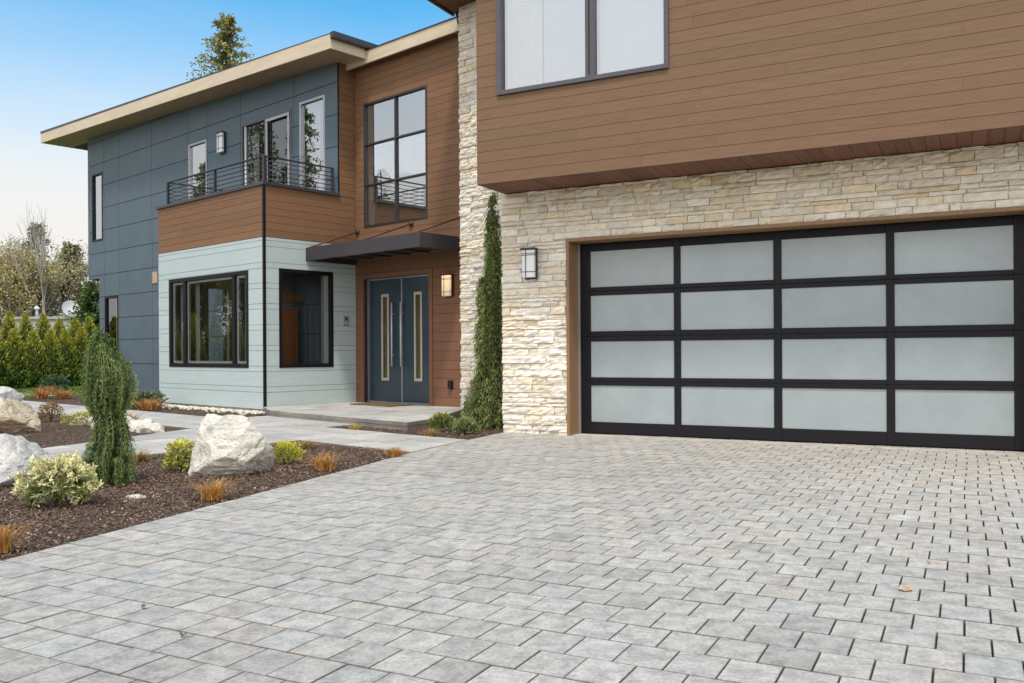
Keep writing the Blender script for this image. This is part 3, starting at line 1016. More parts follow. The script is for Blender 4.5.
def slab_poly(mb, poly, z, ch, dep, tint, r, tiltmax=0.0012):
    n = len(poly)
    if n < 3: return
    cx = sum(p[0] for p in poly) / n
    cy = sum(p[1] for p in poly) / n
    area = 0.5 * abs(sum(poly[i][0] * poly[(i + 1) % n][1] - poly[(i + 1) % n][0] * poly[i][1] for i in range(n)))
    if area < 0.0006: return
    dz = r.uniform(-0.0015, 0.0015)
    tx, ty = r.uniform(-tiltmax, tiltmax) * 8, r.uniform(-tiltmax, tiltmax) * 8
    top, mid, bot = [], [], []
    for x, y in poly:
        d = math.hypot(x - cx, y - cy)
        k = max(0.0, (d - ch * 1.4) / d)
        zz = z + dz + (x - cx) * tx * 0.15 + (y - cy) * ty * 0.15
        top.append((cx + (x - cx) * k, cy + (y - cy) * k, zz))
        mid.append((x, y, zz - ch * 0.8))
        bot.append((x, y, z - dep))
    vs = top + mid + bot
    fs = [tuple(range(n))]
    for i in range(n):
        j = (i + 1) % n
        fs.append((n + i, n + j, j, i))
        fs.append((2 * n + i, 2 * n + j, n + j, n + i))
    mb.raw(vs, fs[:1], tint)
    b = len(mb.v) - len(vs)
    for f in fs[1:]:        # grimy arrises
        mb.f.append(tuple(i + b for i in f))
        mb.c.append((tint[0] * 0.5, tint[1] * 0.48, tint[2] * 0.45))
        mb.sm.append(False)


# driveway: pavers in running bond, left edge runs from the foreground to the garage corner
E0, ET, E1 = (-2.904, 3.35), (-1.019, 9.078), (-0.127, 11.214)
ed = Vector((E1[0] - ET[0], E1[1] - ET[1])).normalized()
en = (ed.y, -ed.x)
ed2 = Vector((ET[0] - E0[0], ET[1] - E0[1])).normalized()
en2 = (ed2.y, -ed2.x)       # points to the driveway side
gnf = (sin(AG), cos(AG))
ap = radians(27.3)
ux, uy = (cos(ap), -sin(ap)), (sin(ap), cos(ap))
r = random.Random(21)
mb = MB()
PL, PW = 0.1735, 0.203
gdir = Vector((cos(AG), -sin(AG)))
for j in range(-8, 64):
    for i in range(-52, 62):
        a = i * PL + (0.5 * PL if j % 2 else 0) + 0.01 * sin(j * 12.9)
        b = j * PW + 0.3
        gx, gy = 0.0022, 0.0024
        c = (a + PL / 2, b + PW / 2)
        X, Y = c[0] * ux[0] + c[1] * uy[0], c[0] * ux[1] + c[1] * uy[1]
        if Y < 0.6 or X > 11 or X < -6: continue
        # joint width opens up toward the right, as on the real drive
        gx += 0.0010 * min(1, max(0, (X - 0.2) / 2.5)) * r.uniform(0.7, 1.3)
        poly = []
        for (s, t) in ((a + gx, b + gy), (a + PL - gx, b + gy), (a + PL - gx, b + PW - gy), (a + gx, b + PW - gy)):
            poly.append((s * ux[0] + t * uy[0], s * ux[1] + t * uy[1]))
        poly = clip(poly, E1, en)
        if len(poly) < 3: continue
        poly = clip(poly, ET, en2)
        if len(poly) < 3: continue
        # stop at the garage: stone face, or door when between the jambs
        uu = (c0 := Vector((X - OG.x, Y - OG.y))).dot(gdir)
        lim = -0.315 if 0.95 < uu < 5.85 else 0.02
        pt = (OG.x + gnf[0] * -lim, OG.y + gnf[1] * -lim)
        poly = clip(poly, pt, (-gnf[0], -gnf[1]))
        if len(poly) < 3: continue
        lowf = noise.noise(Vector((X * 0.45, Y * 0.45, 3.1)))
        k = 1.0 + 0.055 * r.gauss(0, 1) + 0.10 * lowf + 0.05 * noise.noise(Vector((X * 1.3, Y * 1.3, 8.0)))
        k = max(0.66, min(1.30, k))
        w = r.gauss(0.008, 0.012) if r.random() > 0.06 else 0.045
        tint = (k * (1 + w), k, k * (1 - w * 0.9))
        slab_poly(mb, poly, 0.0, 0.0022, 0.02, tint, r)
tag(mb.build('driveway', M['paver']), kind='structure')
mb = MB()
P = [E0, (-3.9, 0.1), (E0[0] + 14, E0[1] - 8), (15, 3), gw(7.6, -0.45)[:2], gw(0.93, -0.45)[:2], gw(0.93, 0.0)[:2], E1, ET]
mb.face([(x, y, -0.016) for x, y in P])
tag(mb.build('driveway_bed', M['joint']), kind='structure')

# front walk and side branch: large slabs
r = random.Random(33)
tipv = 2.47


def edge_v_limit(poly):     # keep the side away from the driveway
    return clip(poly, E1, (-en[0], -en[1]))


mb = MB()


def slabs(u0, u1, v0, v1, lu, lv, clipper=None, z=0.006):
    j = 0
    v = v0
    while v < v1 - 0.02:
        hv = min(lv * r.choice((0.7, 1, 1, 1.4)), v1 - v)
        if v1 - v - hv < 0.12: hv = v1 - v
        u = u0 - r.uniform(0, lu)
        while u < u1:
            hu = lu * r.choice((0.6, 0.8, 1, 1.2))
            a, b = max(u, u0), min(u + hu, u1)
            if b - a > 0.02:
                poly = [lw(a + .003, v + hv - .003)[:2], lw(b - .003, v + hv - .003)[:2], lw(b - .003, v + .003)[:2], lw(a + .003, v + .003)[:2]]
                if clipper: poly = clipper(poly)
                if len(poly) >= 3:
                    k = 1.08 + r.uniform(-0.13, 0.12)
                    w = r.uniform(-0.012, 0.02)
                    slab_poly(mb, poly, z, 0.004, 0.03, (k * (1 + w), k, k * (1 - w)), r)
            u += hu
        v += hv


slabs(-8.6, 7.2, 1.16, 2.44, 0.62, 0.42, edge_v_limit)
A_, B_ = lw(2.08, 2.50), lw(3.14, 4.75)
dd = Vector((B_.x - A_.x, B_.y - A_.y)).normalized()


def w2clip(poly):
    return clip(poly, A_, (-dd.y, dd.x)) if False else clip(poly, (A_.x, A_.y), W2N)


# normal pointing toward +u side
W2N = (-dd.y, dd.x)
if (lw(4, 3).x - A_.x) * W2N[0] + (lw(4, 3).y - A_.y) * W2N[1] < 0: W2N = (dd.y, -dd.x)
slabs(2.0, 4.62, 2.445, 9.0, 0.6, 0.4, w2clip)
slabs(0.75, 3.32, 0.44, 1.157, 0.62, 0.42)
slabs(-13.6, -9.9, -0.30, 0.15, 0.9, 0.45)
tag(mb.build('walkway', M['slab']), kind='structure')
mb = MB()
mb.face([(p.x, p.y, -0.020) for p in (lw(-8.6, 2.44), lw(7.0, 2.44), lw(6.0, 1.16), lw(-8.6, 1.16))])
mb.face([(p.x, p.y, -0.0215) for p in (lw(2.05, 9), lw(4.62, 9), lw(4.62, 2.44), lw(2.05, 2.44))])
tag(mb.build('walkway_bed', M['joint']), kind='structure')

# porch slab (one low step up)
mb = MB()
pp = [(0.004, 0.012), (0.92, 0.47), (4.50, 0.68), (4.30, 0.10), (3.39, -1.36), (3.39, -1.98), (0.004, -1.98)]
mb.raw([(u, -v, -0.05) for u, v in pp] + [(u, -v, 0.045) for u, v in pp],
       [tuple(range(7, 14))] + [(i, (i + 1) % 7, 7 + (i + 1) % 7, 7 + i) for i in range(7)], (0.8, 0.8, 0.78))
mb2 = mb
porch = mb.build('porch', M['slab'], None, FL)
tag(porch, kind='structure')
mb = MB()
r = random.Random(4)
v = -1.98
row = 0
while v < 0.70:
    u = 0.0 - (0.3 if row % 2 else 0)
    while u < 4.6:
        a, b = u + .003, u + .6 - .003
        poly = [(a, -(v + .4 - .003)), (b, -(v + .4 - .003)), (b, -(v + .003)), (a, -(v + .003))]
        q = [(x, -y) for x, y in pp]
        n = len(q)
        # clip to the porch outline grown by 2 cm (it is convex save the inner corner)
        hull = [(0.006, -0.03), (0.93, -0.49), (4.52, -0.70), (4.32, -0.10), (3.41, 1.36), (3.41, 1.975), (0.006, 1.975)]
        for i in range(n):
            p0, p1 = hull[i], hull[(i + 1) % n]
            ex, ey = p1[0] - p0[0], p1[1] - p0[1]
            if i == 4: continue
            cxn = (-ey, ex)
            # interior point
            if (1.5 - p0[0]) * cxn[0] + (0.5 - p0[1]) * cxn[1] < 0: cxn = (ey, -ex)
            poly = clip(poly, p0, cxn)
            if len(poly) < 3: break
        if len(poly) >= 3:
            k = 1.08 + r.uniform(-0.13, 0.12)
            if sum(poly[i][0] * poly[(i + 1) % len(poly)][1] - poly[(i + 1) % len(poly)][0] * poly[i][1] for i in range(len(poly))) < 0: poly = poly[::-1]
            slab_poly(mb, poly, 0.10, 0.005, 0.053, (k, k, k), r)
        u += 0.6
    v += 0.4
    row += 1
tag(mb.build('porch_paving', M['slab'], None, FL), kind='structure')

# planting beds
def bed(name, pts, z=0.01, m='mulch', sub=0.22, amp=0.02):
    xs = [p[0] for p in pts]; ys = [p[1] for p in pts]
    mb = MB()
    mb.face([(p[0], p[1], z) for p in pts])
    o = mb.build(name, M[m])
    return tag(o, kind='structure')


tip = (-1.019 - 0.02, 9.078)
bedA = [(-1.04, 9.07), (-1.30, 9.40), tuple(lw(5.7, 2.455)[:2]), tuple(lw(4.63, 2.455)[:2]), tuple(lw(4.63, 9)[:2]), (-8.5, 2.5), (-3.43, 1.75)]
bedB = [tuple(lw(*p)[:2]) for p in ((3.35, 1.15), (6.00, 1.15), (5.70, 0.10), (5.65, -1.38), (3.3, -1.38), (3.2, 0.5), (3.0, 0.6))]
bedT = [tuple(lw(*p)[:2]) for p in ((-9.85, 1.15), (1.3, 1.15), (0.0, 0.0), (-3.83, 0.0), (-3.83, -1.6), (-9.85, -1.6))]
bedI = [tuple(lw(*p)[:2]) for p in ((-8.6, 2.45), (2.07, 2.45), (3.14, 4.75), (3.9, 9), (-8.6, 9))]
bed('mulch_bed', bedA[:1] + bedA + [(-2.6, 1.75)] if False else [(-0.9, 9.1)] + bedA[1:] + [(-3.0, 1.75)], -0.012)
bed('mulch_bed', [tuple(lw(*p)[:2]) for p in ((3.25, 1.2), (6.3, 1.2), (6.1, 0.10), (5.65, -1.38), (3.3, -1.38), (3.2, 0.5), (3.2, 0.6))], -0.0125)
bed('mulch_bed', bedT, -0.013)
bed('mulch_bed', bedI, -0.0135)
lawn = [(-60, 12), tuple(lw(-8.7, 9)[:2]), tuple(lw(-8.7, 0.3)[:2]), tuple(lw(-10.0, 0.3)[:2]), tuple(lw(-10.0, -1.6)[:2]), tuple(lw(-14, -9)[:2]), (-60, 60)]
bed('lawn', lawn, -0.017, 'lawn')


def inpoly(x, y, P):
    c = False
    for i in range(len(P)):
        x0, y0 = P[i]; x1, y1 = P[i - 1]
        if (y0 > y) != (y1 > y) and x < (x1 - x0) * (y - y0) / (y1 - y0) + x0: c = not c
    return c


def scatter_chips(mb, P, n, r, z, s0, s1, ymin=-9, ymax=99):
    xs = [p[0] for p in P]; ys = [p[1] for p in P]
    k = 0
    while k < n:
        x, y = r.uniform(min(xs), max(xs)), r.uniform(max(min(ys), ymin), min(max(ys), ymax))
        if not inpoly(x, y, P) or abs(x) > 0.62 * y + 0.6:
            continue
        k += 1
        a = r.uniform(0, 2 * pi)
        d = Vector((cos(a), sin(a), r.uniform(-0.45, 0.55))).normalized()
        s = d.cross(Vector((r.uniform(-.5, .5), r.uniform(-.5, .5), 1))).normalized()
        ln, wd = r.uniform(s0, s1), r.uniform(0.003, 0.008)
        t = r.random()
        kk = r.uniform(0.35, 1.3)
        c = (kk, kk, kk)
        if t > 0.90: c = (2.6 * kk, 2.5 * kk, 2.4 * kk)
        elif t > 0.7: c = (1.5 * kk, 1.15 * kk, 0.95 * kk)
        p = Vector((x, y, z + r.uniform(0.0, 0.02)))
        q = p + d * ln
        m_ = s * wd * 0.5
        mb.face([p - m_, p + m_, q + m_, q - m_], c)


r = random.Random(77)
mb = MB()
scatter_chips(mb, bedA, 60000, r, -0.010, 0.007, 0.026)
scatter_chips(mb, bedB, 3500, r, -0.008, 0.02, 0.05)
scatter_chips(mb, bedT, 2500, r, -0.009, 0.03, 0.07)
scatter_chips(mb, bedI, 3500, r, -0.010, 0.02, 0.05)
tag(mb.build('mulch_chips', M['chip']), kind='stuff')

mb = MB()
for _ in range(9000):
    x, y = r.uniform(-17, -10.5), r.uniform(18, 28)
    if not inpoly(x, y, lawn): continue
    h = r.uniform(0.03, 0.07)
    a = r.uniform(0, pi)
    d = Vector((cos(a) * 0.02, sin(a) * 0.02, 0))
    p = Vector((x, y, -0.012))
    k = r.uniform(0.6, 1.4)
    mb.face([p - d, p + d, p + Vector((r.uniform(-.03, .03), r.uniform(-.03, .03), h))], (k, k, k * .8))
tag(mb.build('lawn_blades', M['blade']), kind='stuff')


# ------------------------------------------------------------------ rocks
def rock_mesh(mb, size, seed, sub=3, rough=0.28, cuts=7, center=(0, 0, 0), tint=(1, 1, 1), flat=0.25, block=0.8, extra=None):
    import bmesh
    bm = bmesh.new()
    bmesh.ops.create_icosphere(bm, subdivisions=sub, radius=1.0)
    rr = random.Random(seed)
    planes = []
    for _ in range(cuts):
        n = Vector((rr.uniform(-1, 1), rr.uniform(-1, 1), rr.uniform(-0.5, 0.9))).normalized()
        planes.append((n, rr.uniform(0.62, 0.9)))
    for q in (extra or ()):
        planes.append((Vector(q[:3]).normalized(), q[3]))
    off = Vector((rr.uniform(0, 50), rr.uniform(0, 50), rr.uniform(0, 50)))
    for v in bm.verts:
        p = v.co.copy()
        p = Vector([math.copysign(abs(q) ** block, q) for q in p])
        for n, d in planes:
            k = p.dot(n) - d
            if k > 0: p -= n * k * 0.92
        f = noise.fractal(p * 1.6 + off, 0.9, 2.1, 6) * rough * 0.35
        rd = 1 - abs(noise.noise(p * 2.3 + off * 1.7))
        f -= max(0, rd - 0.86) * rough * 1.5
        f += noise.fractal(p * 6.0 + off, 0.8, 2.0, 4) * rough * 0.10
        p = p * (1 + f)
        if p.z < -flat: p.z = -flat + (p.z + flat) * 0.25
        v.co = Vector((p.x * size[0] + center[0], p.y * size[1] + center[1], (p.z + flat) * size[2] + center[2]))
    bm.verts.index_update()
    mb.raw([v.co for v in bm.verts], [tuple(v.index for v in f.verts) for f in bm.faces], tint, False)
    bm.free()


def boulder(x, y, rz, size, seed, m, label, sub=5, cuts=9, rough=0.3, group=None, flat=0.25, cat='boulder', name='boulder', z=-0.02, block=0.8, extra=None):
    mb = MB()
    rock_mesh(mb, size, seed, sub, rough, cuts, flat=flat, block=block, extra=extra)
    o = mb.build(name, M[m], None, at(x, y, z, rz))
    return tag(o, label, cat, group)


boulder(-2.40, 7.55, 0.0, (0.355, 0.30, 0.335), 17, 'boulder', 'large cream-white boulder in the mulch in front of the bay window', flat=0.72, cuts=2, rough=0.26, block=0.55,
        extra=((0.8, 0, 0.6, 0.84), (-0.9, -0.1, 0.25, 0.86), (-0.1, -0.75, 0.45, 0.62), (0.15, -0.7, -0.7, 0.66), (0.75, -0.3, -0.6, 0.70), (0.1, 0.1, 1, 0.84), (0.5, -0.8, 0.15, 0.74), (-0.55, -0.75, 0.2, 0.78)), z=-0.03)
boulder(-4.02, 7.02, 0.2, (0.33, 0.30, 0.27), 22, 'boulder2', 'blue-grey and white boulder behind the cream variegated shrub', flat=0.50, cuts=5, block=0.7,
        extra=((0.7, -0.2, 0.7, 0.66), (-0.2, -0.8, 0.5, 0.66), (0.5, -0.5, -0.7, 0.72)))
boulder(-6.85, 11.75, 0.1, (0.46, 0.40, 0.31), 31, 'boulder3', 'tan boulder with a rusty hollow beside the row of small white rocks', flat=0.5, cuts=4, block=0.7,
        extra=((0.8, -0.1, 0.6, 0.62), (-0.3, -0.6, 0.7, 0.70), (0.3, -0.75, -0.6, 0.58), (0, -0.9, 0.2, 0.72)))
boulder(-10.75, 18.3, 0.0, (0.55, 0.36, 0.30), 45, 'boulder2', 'grey boulder half hidden behind the tan boulder', flat=0.35, sub=4)
boulder(-2.72, 6.35, 0.3, (0.085, 0.05, 0.03), 52, 'boulder', 'small flat white stone lying in the mulch left of the driveway', sub=3, flat=0.2, cat='stone', name='stone')
r = random.Random(9)
n = 0
for px_, u_, v_ in [(i, -0.7 + 0.3 * i, 3.02 + 0.06 * i) for i in range(9)]:
    p = lw(0.0 + 0.26 * px_ + r.uniform(-.05, .05), 3.05 + 0.045 * px_ * 0 + r.uniform(-.08, .08))
    boulder(p.x, p.y, r.uniform(0, 3), (r.uniform(.12, .2), r.uniform(.1, .15), r.uniform(.10, .15)), 100 + px_, 'boulder', 'small cream rock in the row edging the far mulch bed', sub=3, cuts=6, flat=0.35, group='small cream rocks edging the far bed', cat='rock', name='rock')
mb = MB()
for _ in range(420):
    u = r.uniform(-3.8, 0.2)
    v = 0.05 + abs(r.gauss(0, 0.16))
    s = r.uniform(0.02, 0.055)
    rock_mesh(mb, (s, s * .8, s * .6), r.randint(0, 99), 1, 0.3, 3, (u, -v, 0.0), jit(r, (1, .97, .9), .25))
tag(mb.build('white_pebbles', M['pebble'], None, FL), kind='stuff')


# ------------------------------------------------------------------ plants
def interp(tab, z):
    if z <= tab[0][0]: return tab[0][1:]
    for a, b in zip(tab, tab[1:]):
        if a[0] <= z <= b[0]:
            t = (z - a[0]) / (b[0] - a[0])
            return tuple(x + (y - x) * t for x, y in zip(a[1:], b[1:]))
    return tab[-1][1:]


def rdir(r):
    while True:
        v = Vector((r.uniform(-1, 1), r.uniform(-1, 1), r.uniform(-1, 1)))
        if 0.05 < v.length < 1: return v.normalized()


def weeper(name, label, cat, x, y, tab, nstr, lf, slen, cols, seed, depth=0.9, trunk_r=0.03, per=3, corek=0.55, spread=0.6, lumpf=5.0, lumpa=0.3, tuftr=0.03, tiers=False):
    """drooping conifer: tab rows (z, left, right) give its outline"""
    r = random.Random(seed)
    e = empty(name, at(x, y, 0), label, cat)
    F = FRAMES[e.name]
    H = tab[-1][0]
    mb = MB()
    pts, rad = [], []
    for i in range(14):
        z = H * 0.93 * i / 13
        a, b = interp(tab, z)
        pts.append(((a + b) / 2 * (0.6 if i else 0.3), 0.01 * sin(i), z))
        rad.append(trunk_r * (1 - 0.75 * i / 13))
    mb.tube(pts, rad, 8)
    mb.build('trunk', M['bark'], e, F)
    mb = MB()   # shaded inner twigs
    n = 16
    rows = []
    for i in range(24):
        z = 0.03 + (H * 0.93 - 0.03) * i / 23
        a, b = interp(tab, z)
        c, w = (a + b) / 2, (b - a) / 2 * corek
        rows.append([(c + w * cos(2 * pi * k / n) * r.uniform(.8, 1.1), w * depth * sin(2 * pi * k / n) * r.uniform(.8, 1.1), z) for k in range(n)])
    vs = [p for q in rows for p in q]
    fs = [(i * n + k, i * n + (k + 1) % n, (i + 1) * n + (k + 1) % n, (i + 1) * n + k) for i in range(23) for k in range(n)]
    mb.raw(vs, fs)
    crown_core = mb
    mb = MB()
    tilt = 0
    for ib in range(nstr):
        while True:
            z0 = H * (1 - 0.97 * r.random() ** 0.92)
            if tiers: z0 = H * (r.uniform(0.62, 0.99) if r.random() < 0.55 else r.uniform(0.06, 0.54))
            a, b = interp(tab, z0)
            if r.random() < (b - a) / (0.45 * H) + 0.2: break
        th = r.uniform(0, 2 * pi)
        k = r.uniform(0.58, 1.10) * (1 + lumpa * noise.noise(Vector((cos(th) * 1.5 + seed, sin(th) * 1.5, z0 * lumpf))))
        L_ = slen * r.uniform(0.55, 1.35)
        bright = r.uniform(0.55, 1.3)
        c0, w0 = (a + b) / 2, (b - a) / 2
        steps = 34
        prevp = None
        out = Vector((cos(th), sin(th), 0))
        sidev = Vector((-sin(th), cos(th), 0))
        sway = r.uniform(-0.04, 0.04)
        fat = tuftr * r.uniform(0.7, 1.3)
        for s_ in range(steps):
            t = s_ / (steps - 1)
            if t < 0.28:
                q = t / 0.28
                z = z0 + 0.045 * sin(q * pi * 0.75)
                rad = k * (0.25 + 0.75 * sin(q * pi / 2))
                c, w = c0, w0
            else:
                q = (t - 0.28) / 0.72
                z = z0 + 0.032 - L_ * q
                if z < 0.012: break
                a, b = interp(tab, z)
                kq = 0.28 if tiers else 0.35
                c, w = kq * c0 + (1 - kq) * (a + b) / 2, kq * w0 + (1 - kq) * (b - a) / 2
                rad = k * (1 + 0.03 * sin(q * 5))
            p = Vector((c + w * rad * cos(th), w * depth * rad * sin(th), z)) + sidev * sway * t
            if prevp is not None and s_ % 2 == 0:
                sd_ = sidev * lf * 0.05
                mb.face([prevp - sd_, prevp + sd_, p + sd_, p - sd_], tuple(q_ * bright for q_ in cols[2]))
            if s_ % 2 == 0: prevp = p
            env = fat * (0.45 + 0.75 * sin(min(1, t * 1.25) * pi * 0.8))
            for q in range(per):
                d = (Vector((0, 0, -0.9)) + out * r.uniform(-0.1, 0.6) + rdir(r) * spread).normalized()
                rr_ = rdir(r)
                pos = p + Vector((rr_.x, rr_.y, rr_.z * 0.6)) * env * r.random() ** 0.5
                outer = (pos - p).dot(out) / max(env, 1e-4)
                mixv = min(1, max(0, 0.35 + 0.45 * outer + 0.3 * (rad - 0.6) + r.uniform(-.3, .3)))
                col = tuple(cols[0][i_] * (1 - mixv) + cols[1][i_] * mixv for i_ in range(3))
                kk = bright * r.uniform(0.75, 1.2)
                mb.leaf(pos, d, d.cross(rdir(r)).normalized(), lf * r.uniform(.6, 1.3), lf * 0.22, tuple(q_ * kk for q_ in col))
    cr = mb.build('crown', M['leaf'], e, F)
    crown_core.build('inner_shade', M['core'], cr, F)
    return e


s = 0.00793
tabW = [(z, l * s, q * s) for z, l, q in ((0.0, -27, 25), (0.10, -31, 27), (0.19, -27, 27), (0.31, -17, 26), (0.43, -11, 23), (0.55, -12, 18), (0.61, -22, 22), (0.67, -27, 26), (0.82, -26, 28), (0.92, -26, 26), (0.97, -23, 21), (1.05, -21, 14), (1.13, -18, 8), (1.19, -12, 1), (1.22, -9, -3))]
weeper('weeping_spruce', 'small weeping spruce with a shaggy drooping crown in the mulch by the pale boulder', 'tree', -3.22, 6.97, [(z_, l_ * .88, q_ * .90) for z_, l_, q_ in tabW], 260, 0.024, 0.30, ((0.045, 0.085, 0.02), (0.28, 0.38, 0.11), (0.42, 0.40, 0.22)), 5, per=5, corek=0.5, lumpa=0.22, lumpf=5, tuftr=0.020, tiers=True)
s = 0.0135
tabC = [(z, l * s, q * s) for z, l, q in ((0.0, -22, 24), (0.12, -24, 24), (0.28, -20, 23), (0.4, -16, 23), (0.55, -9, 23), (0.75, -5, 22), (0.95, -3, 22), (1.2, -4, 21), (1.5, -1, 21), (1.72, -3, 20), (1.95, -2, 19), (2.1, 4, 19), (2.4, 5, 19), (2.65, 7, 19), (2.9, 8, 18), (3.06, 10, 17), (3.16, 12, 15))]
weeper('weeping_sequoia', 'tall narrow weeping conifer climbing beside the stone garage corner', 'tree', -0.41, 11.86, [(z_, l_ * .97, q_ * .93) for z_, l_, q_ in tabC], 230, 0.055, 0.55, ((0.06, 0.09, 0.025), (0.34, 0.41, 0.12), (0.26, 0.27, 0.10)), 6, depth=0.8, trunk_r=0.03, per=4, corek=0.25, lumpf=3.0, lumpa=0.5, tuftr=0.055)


def hedge_plant(x, y, h, w, seed, label, group, n=2300, lf=0.085):
    r = random.Random(seed)
    e = empty('arborvitae', at(x, y, -0.01, r.uniform(0, 6)), label, 'hedge shrub', group)
    F = FRAMES[e.name]
    mb = MB()
    mb.tube([(0, 0, 0), (0, 0, h * 0.8)], [0.035, 0.01], 6)
    mb.build('trunk', M['bark'], e, F)
    mb = MB()

    def R(z):
        t = z / h
        return w * (min(1.0, 0.62 + t * 2.0) * (1 - max(0, (t - 0.25) / 0.75)) ** 0.75 + 0.02)
    for _ in range(n):
        z = h * r.random() ** 1.15
        th = r.uniform(0, 2 * pi)
        lump = 0.82 + 0.25 * noise.noise(Vector((cos(th) * 2 + seed, sin(th) * 2, z * 4)))
        rr_ = R(z) * lump * (r.random() ** 0.35)
        p = Vector((rr_ * cos(th), rr_ * sin(th), z))
        d = (Vector((cos(th) * .55, sin(th) * .55, 0.85)) + rdir(r) * 0.45).normalized()
        t = z / h
        k = r.uniform(0.55, 1.25)
        yel = min(1, max(0, t * 1.1 - 0.15 + r.uniform(-.2, .25)))
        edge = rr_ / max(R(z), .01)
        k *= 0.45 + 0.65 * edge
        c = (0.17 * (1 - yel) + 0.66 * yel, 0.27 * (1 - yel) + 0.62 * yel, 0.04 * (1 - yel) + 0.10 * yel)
        mb.leaf(p, d, d.cross(rdir(r)).normalized(), lf * r.uniform(.7, 1.5), lf * 0.5, tuple(q * k for q in c))
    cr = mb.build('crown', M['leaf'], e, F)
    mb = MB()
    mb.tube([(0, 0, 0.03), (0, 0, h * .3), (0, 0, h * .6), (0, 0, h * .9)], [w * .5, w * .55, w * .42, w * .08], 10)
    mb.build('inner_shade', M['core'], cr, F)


r = random.Random(55)
for i in range(-12, 8):
    y = 24.6 + 0.62 * i
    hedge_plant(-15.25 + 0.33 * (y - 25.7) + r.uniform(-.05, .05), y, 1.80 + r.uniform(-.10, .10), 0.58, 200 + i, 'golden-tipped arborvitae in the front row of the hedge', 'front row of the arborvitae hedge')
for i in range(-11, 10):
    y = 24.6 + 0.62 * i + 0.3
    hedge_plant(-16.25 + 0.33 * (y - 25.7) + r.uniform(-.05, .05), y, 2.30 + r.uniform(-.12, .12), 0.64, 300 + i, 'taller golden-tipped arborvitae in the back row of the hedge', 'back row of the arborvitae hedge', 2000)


def tuft(x, y, h, w, n, label, col, group=None, seed=0, name='ornamental_grass', bw=0.0028):
    r = random.Random(seed)
    mb = MB()
    for _ in range(int(n * 1.6)):
        a = r.uniform(0, 2 * pi)
        o = Vector((r.gauss(0, w * 0.12), r.gauss(0, w * 0.12), 0))
        out = Vector((cos(a), sin(a), 0))
        L_ = h * 0.85 * r.uniform(0.5, 1.15)
        sp = w * r.uniform(0.1, 0.85)
        sidev = Vector((-sin(a), cos(a), 0)) * bw
        prev = o
        k = r.uniform(0.5, 1.35)
        c = tuple(q * k for q in (col[0] if r.random() < 0.6 else col[1]))
        for s_ in range(1, 5):
            t = s_ / 4
            p = o + out * sp * t ** 1.6 + Vector((0, 0, L_ * (t - 0.25 * t ** 3)))
            w0, w1 = 1 - (s_ - 1) / 4 * .8, 1 - s_ / 4 * 0.8
            mb.face([prev - sidev * w0, prev + sidev * w0, p + sidev * w1, p - sidev * w1], c)
            prev = p
    o = mb.build(name, M['leaf'], None, at(x, y, 0.0))
    return tag(o, label, 'grass', group)


OR = ((0.66, 0.32, 0.08), (0.48, 0.30, 0.10))
tuft(-2.11, 6.22, 0.19, 0.28, 170, 'orange sedge tuft at the driveway edge below the large cream boulder', OR, seed=1)
tuft(-1.66, 7.74, 0.21, 0.30, 170, 'orange sedge tuft in the mulch right of the yellow heather', OR, seed=2)
tuft(-1.17, 8.70, 0.15, 0.24, 120, 'orange sedge tuft at the pointed tip of the front mulch bed', OR, seed=3)
tuft(-2.68, 4.60, 0.21, 0.20, 120, 'orange sedge tuft cut by the left edge of the photo', OR, seed=4)
tuft(-3.58, 8.42, 0.17, 0.26, 130, 'brown-orange sedge tuft between the weeping spruce and the yellow-green shrub', ((0.52, 0.32, 0.08), (0.34, 0.31, 0.09)), seed=5)
tuft(-2.24, 9.55, 0.12, 0.28, 120, 'brownish sedge tuft against the walk behind the yellow heather', ((0.54, 0.32, 0.12), (0.40, 0.32, 0.12)), seed=6)
tuft(-2.10, 11.72, 0.12, 0.22, 110, 'golden sedge tuft in the mulch below the porch step', ((0.62, 0.44, 0.10), (0.48, 0.36, 0.10)), seed=7)
tuft(-1.00, 10.85, 0.13, 0.26, 110, 'reddish sedge tuft in front of the two round shrubs by the porch', ((0.56, 0.30, 0.13), (0.48, 0.36, 0.14)), seed=8)
tuft(-5.75, 13.2, 0.20, 0.34, 110, 'orange sedge tuft beside the last small cream rock on the far bed', OR, seed=9, bw=.006)
for k_, (px_, py_, lab) in enumerate(((-7.4, 17.0, 'wide rusty sedge tuft right of the weeping spruce at the slate wall bed'), (-6.7, 16.2, 'rusty sedge tuft on the white pebbles at the left end of the bay'), (-11.1, 20.7, 'rusty sedge tuft in the far mulch above the tan boulder'), (-10.5, 20.5, 'upright rusty sedge tuft in the far mulch left of the weeping spruce'), (-12.4, 23.4, 'small red-orange tuft at the edge of the lawn'))):
    tuft(px_, py_, 0.30, 0.62, 130, lab, ((0.62, 0.27, 0.09), (0.52, 0.32, 0.10)), seed=20 + k_, bw=.008)
for i in range(4):
    p = lw(-3.2 + 0.9 * i, 0.75)


